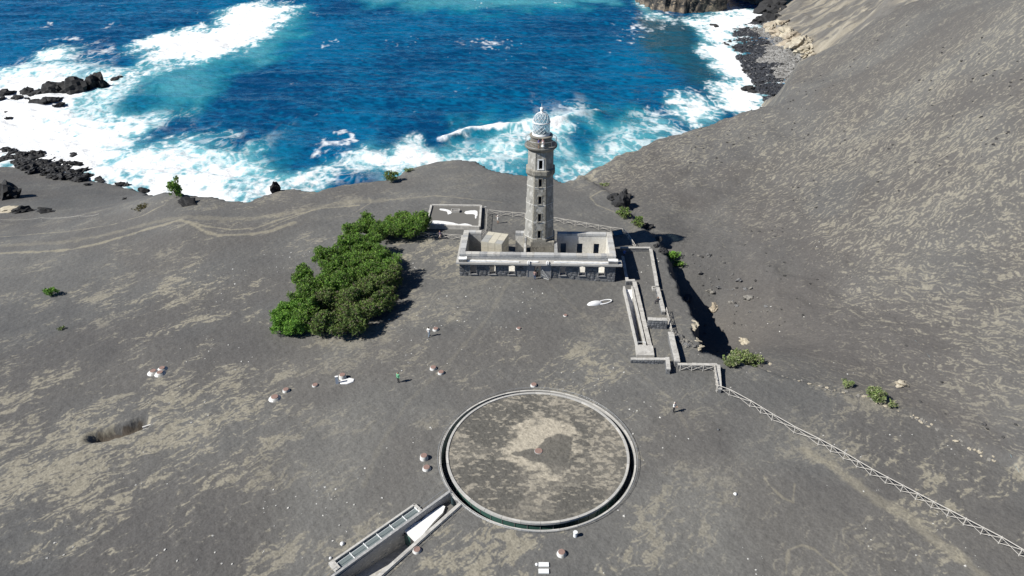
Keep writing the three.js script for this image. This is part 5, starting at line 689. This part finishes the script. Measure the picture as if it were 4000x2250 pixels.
// ---------------------------------------------------------------- people
const bodyCache = {};
function bodyGeo(pose) {                                              // tapered bones joined with a smooth minimum, meshed as one surface
  if (bodyCache[pose]) return bodyCache[pose];
  const j = { hip: [0, .92, 0], chest: [0, 1.28, 0], neck: [0, 1.46, 0], head: [0, 1.6, .015], hL: [.095, .9, 0], hR: [-.095, .9, 0], kL: [.1, .5, .02], kR: [-.1, .5, .02], aL: [.1, .09, -.01], aR: [-.1, .09, -.01], sL: [.19, 1.4, 0], sR: [-.19, 1.4, 0], eL: [.25, 1.13, -.02], eR: [-.25, 1.13, -.02], wL: [.26, .89, .06], wR: [-.26, .89, .06] };
  if (pose === 'walk') { j.kL = [.1, .52, .16]; j.aL = [.1, .12, .22]; j.kR = [-.1, .5, -.03]; j.aR = [-.1, .12, -.28]; j.eL = [.26, 1.14, -.12]; j.wL = [.26, .92, -.14]; j.eR = [-.26, 1.14, .08]; j.wR = [-.25, .94, .24]; }
  if (pose === 'arms') { j.eL = [.38, 1.5, .08]; j.wL = [.2, 1.66, .2]; j.eR = [-.38, 1.5, .08]; j.wR = [-.2, 1.66, .2]; }
  if (pose === 'lean') { j.eL = [.27, 1.16, .1]; j.wL = [.16, 1.08, .3]; j.eR = [-.27, 1.16, .1]; j.wR = [-.12, 1.1, .3]; }
  if (pose === 'sit') { const d = -.45; for (const k of ['hip', 'chest', 'neck', 'head', 'hL', 'hR', 'sL', 'sR', 'eL', 'eR', 'wL', 'wR']) j[k][1] += d; j.kL = [.12, .5, .42]; j.kR = [-.12, .5, .42]; j.aL = [.12, .08, .42]; j.aR = [-.12, .08, .44]; j.wL = [.17, .6, .28]; j.wR = [-.17, .6, .28]; j.eL = [.27, .72, .06]; j.eR = [-.27, .72, .06]; }
  const B = [['hip', 'chest', .15, .16, 1], ['chest', 'neck', .15, .06, 1], ['neck', 'head', .055, .06, 3], ['sL', 'sR', .075, .075, 1], ['hL', 'hR', .115, .115, 2], ['hL', 'kL', .095, .062, 2], ['kL', 'aL', .062, .042, 2], ['hR', 'kR', .095, .062, 2], ['kR', 'aR', .062, .042, 2], ['sL', 'eL', .062, .046, 1], ['eL', 'wL', .044, .032, 3], ['sR', 'eR', .062, .046, 1], ['eR', 'wR', .044, .032, 3]].map(b => [...j[b[0]], ...j[b[1]], b[2], b[3], b[4]]);
  for (const s of ['aL', 'aR']) B.push([j[s][0], j[s][1] - .04, j[s][2] - .03, j[s][0], j[s][1] - .05, j[s][2] + .17, .045, .04, 4]);
  const hd = j.head; B.push([hd[0], hd[1] - .015, hd[2] + .01, hd[0], hd[1] + .05, hd[2], .088, .098, 3], [hd[0], hd[1] + .06, hd[2] - .02, hd[0], hd[1] + .03, hd[2] - .045, .098, .09, 5], [hd[0], hd[1] - .01, hd[2] + .1, hd[0], hd[1] - .03, hd[2] + .108, .016, .018, 3]);
  for (const s of ['L', 'R']) { const w = j['w' + s], e = j['e' + s], d = new THREE.Vector3(w[0] - e[0], w[1] - e[1], w[2] - e[2]).normalize(), p = [w[0] + d.x * .07, w[1] + d.y * .07, w[2] + d.z * .07]; B.push([...w, ...p, .032, .036, 3]); }
  const R = 78, half = R / 2, S = 1.02, cy = .93, mc = new MarchingCubes(R, new THREE.MeshBasicMaterial(), false, false, 60000); mc.isolation = 0;
  const dist = (x, y, z) => { let s = 0, bi = 1, bd = 9; for (const b of B) { const dx = b[3] - b[0], dy = b[4] - b[1], dz = b[5] - b[2]; let t = ((x - b[0]) * dx + (y - b[1]) * dy + (z - b[2]) * dz) / (dx * dx + dy * dy + dz * dz + 1e-9); t = t < 0 ? 0 : t > 1 ? 1 : t; const d = Math.hypot(x - b[0] - t * dx, y - b[1] - t * dy, z - b[2] - t * dz) - (b[6] + (b[7] - b[6]) * t); s += Math.exp(-d * 55); if (d < bd) { bd = d; bi = b[8]; } } return [-Math.log(s) / 55, bi]; };
  for (let k = 0; k < R; k++) for (let jj = 0; jj < R; jj++) for (let i = 0; i < R; i++) mc.field[i + jj * R + k * R * R] = (Math.abs(i - half) * S / half > .5 || Math.abs(k - half) * S / half > .56) ? -1 : -dist((i - half) / half * S, (jj - half) / half * S + cy, (k - half) / half * S)[0];
  mc.update(); const n = mc.count, pos = new Float32Array(n * 3), reg = new Uint8Array(n);
  for (let i = 0; i < n; i++) { const x = mc.positionArray[i * 3] * S, y = mc.positionArray[i * 3 + 1] * S + cy, z = mc.positionArray[i * 3 + 2] * S; pos[i * 3] = x; pos[i * 3 + 1] = y; pos[i * 3 + 2] = z; reg[i] = dist(x, y, z)[1]; }
  let g = new THREE.BufferGeometry(); g.setAttribute('position', new THREE.BufferAttribute(pos, 3)); g.setAttribute('reg', new THREE.BufferAttribute(Float32Array.from(reg), 1)); g = mergeVertices(g, 1e-4); g.computeVertexNormals();
  const fingers = []; for (const s of ['L', 'R']) { const w = j['w' + s], e = j['e' + s], d = new THREE.Vector3(w[0] - e[0], w[1] - e[1], w[2] - e[2]).normalize(), side = new THREE.Vector3().crossVectors(d, new THREE.Vector3(1, 0, 0)).normalize(), base = new THREE.Vector3(...w).addScaledVector(d, .085); for (let f = 0; f < 5; f++) { const a = f < 4 ? base.clone().addScaledVector(side, (f - 1.5) * .019) : new THREE.Vector3(...w).addScaledVector(d, .035).addScaledVector(side, .035), b = a.clone().addScaledVector(d, f < 4 ? [.045, .052, .05, .04][f] : .03).addScaledVector(side, f < 4 ? 0 : .03), c = b.clone().addScaledVector(d, .028).add(new THREE.Vector3(s === 'L' ? -.014 : .014, 0, .01)); fingers.push(taper(a.toArray(), b.toArray(), .0095, .009), taper(b.toArray(), c.toArray(), .009, .0075)); } }
  return bodyCache[pose] = { g, hands: mergeGeometries(fingers.map(clean)), head: j.head };
}
const personMat = new THREE.MeshStandardMaterial({ vertexColors: true, roughness: .9 });
function person(label, [x, y, z], turn, pose, top, bottom, { hair = [.04, .03, .02], shoe = [.08, .08, .08], skin = [.42, .25, .17], bareArms = true, bareLegs = false, scale = 1, extra } = {}) {
  const { g, hands, head } = bodyGeo(pose), t = thing('person', label, 'person', [x, y, z], turn); t.scale.setScalar(scale);
  const b = g.clone(), r = b.attributes.reg, c = new Float32Array(r.count * 3), p = b.attributes.position;
  for (let i = 0; i < r.count; i++) { let k = Math.round(r.getX(i)); const hy = p.getY(i); let v = k === 1 ? top : k === 2 ? (bareLegs && hy < .55 ? skin : bottom) : k === 3 ? (hy < 1.42 * (pose === 'sit' ? .68 : 1) && !bareArms ? top : skin) : k === 4 ? shoe : hair; c.set(v, i * 3); }
  b.setAttribute('color', new THREE.BufferAttribute(c, 3)); b.deleteAttribute('reg'); const bd = part('body', b, personMat, t); part('fingers', hands, flat(...skin), bd);
  const [hx, hy, hz] = head; part('eyes', [new THREE.SphereGeometry(.011, 8, 6).translate(hx - .033, hy + .02, hz + .09), new THREE.SphereGeometry(.011, 8, 6).translate(hx + .033, hy + .02, hz + .09)], flat(.03, .02, .02), bd);
  part('mouth', box(.045, .008, .012, hx, hy - .066, hz + .088), flat(.35, .12, .1), bd); part('ears', [new THREE.SphereGeometry(.022, 8, 6).scale(.5, 1, .8).translate(hx - .095, hy + .01, hz), new THREE.SphereGeometry(.022, 8, 6).scale(.5, 1, .8).translate(hx + .095, hy + .01, hz)], flat(...skin), bd);
  if (extra) extra(t, head); return t;
}
const gp = (x, z) => [x, H(x, z), z];
const WHITE = [.72, .71, .68], JEANS = [.07, .11, .2], BLACK = [.025, .025, .03];
const hat = (col) => (t, h) => { part('hat', lathe([[.17, h[1] + .07], [.165, h[1] + .085], [.105, h[1] + .085], [.1, h[1] + .17], [0, h[1] + .19]], 16), flat(...col), t); };
person('person in white shirt and light jeans walking near the brown-lidded skylight', gp(-12.64,-88.95), 2.6, 'walk', WHITE, [.2, .28, .38]);
person('person in a green top and dark trousers standing on the plain', gp(-15.74,-77.72), -.6, 'stand', [.16, .42, .24], BLACK, { bareArms: false });
person('person in white top and dark trousers alone right of the round roof', gp(21.14,-71.32), .9, 'lean', WHITE, BLACK, { hair: [.5, .48, .45] });
person('person in a cream shirt standing in the building doorway', gp(4.38,-107.26), -.2, 'lean', [.75, .68, .48], BLACK);
person('person in jeans and dark jacket in front of the doorway', gp(3.94,-106.11), 2.9, 'stand', [.3, .2, .18], JEANS, { bareArms: false });
person('person in purple top and pale shorts walking by the grove fence', gp(-13.75,-121.58), -1.4, 'walk', [.12, .08, .14], [.55, .5, .45], { bareLegs: true });
person('person in white hat with raised arms behind the beige cube', gp(-2.82,-128.42), -.3, 'arms', WHITE, [.5, .47, .42], { bareLegs: true, extra: hat([.75, .73, .68]) });
person('person in a blue top leaning at the tower gallery rail', [4.45, 20.86, -113.7], 1.1, 'lean', [.1, .09, .3], [.35, .27, .2], { bareLegs: true });
person('person in a white dress beside the one in blue on the tower gallery', [5.15, 20.86, -113.55], -.8, 'stand', [.3, .2, .2], WHITE, { extra: (t) => part('dress', lathe([[.34, .45], [.2, .95], [.19, 1.3]], 16), flat(...WHITE, { side: THREE.DoubleSide }), t) });
person('person in a blue jacket standing in the building shadow at the terrace corner', gp(20.51,-114.58), .5, 'lean', [.06, .14, .42], BLACK, { bareArms: false });
person('person in dark clothes seated against the rough terrace wall', gp(23.98,-98.86), -1.5, 'sit', BLACK, [.04, .04, .05], { bareArms: false });
console.log('people done');
renderer.render(scene, camera);
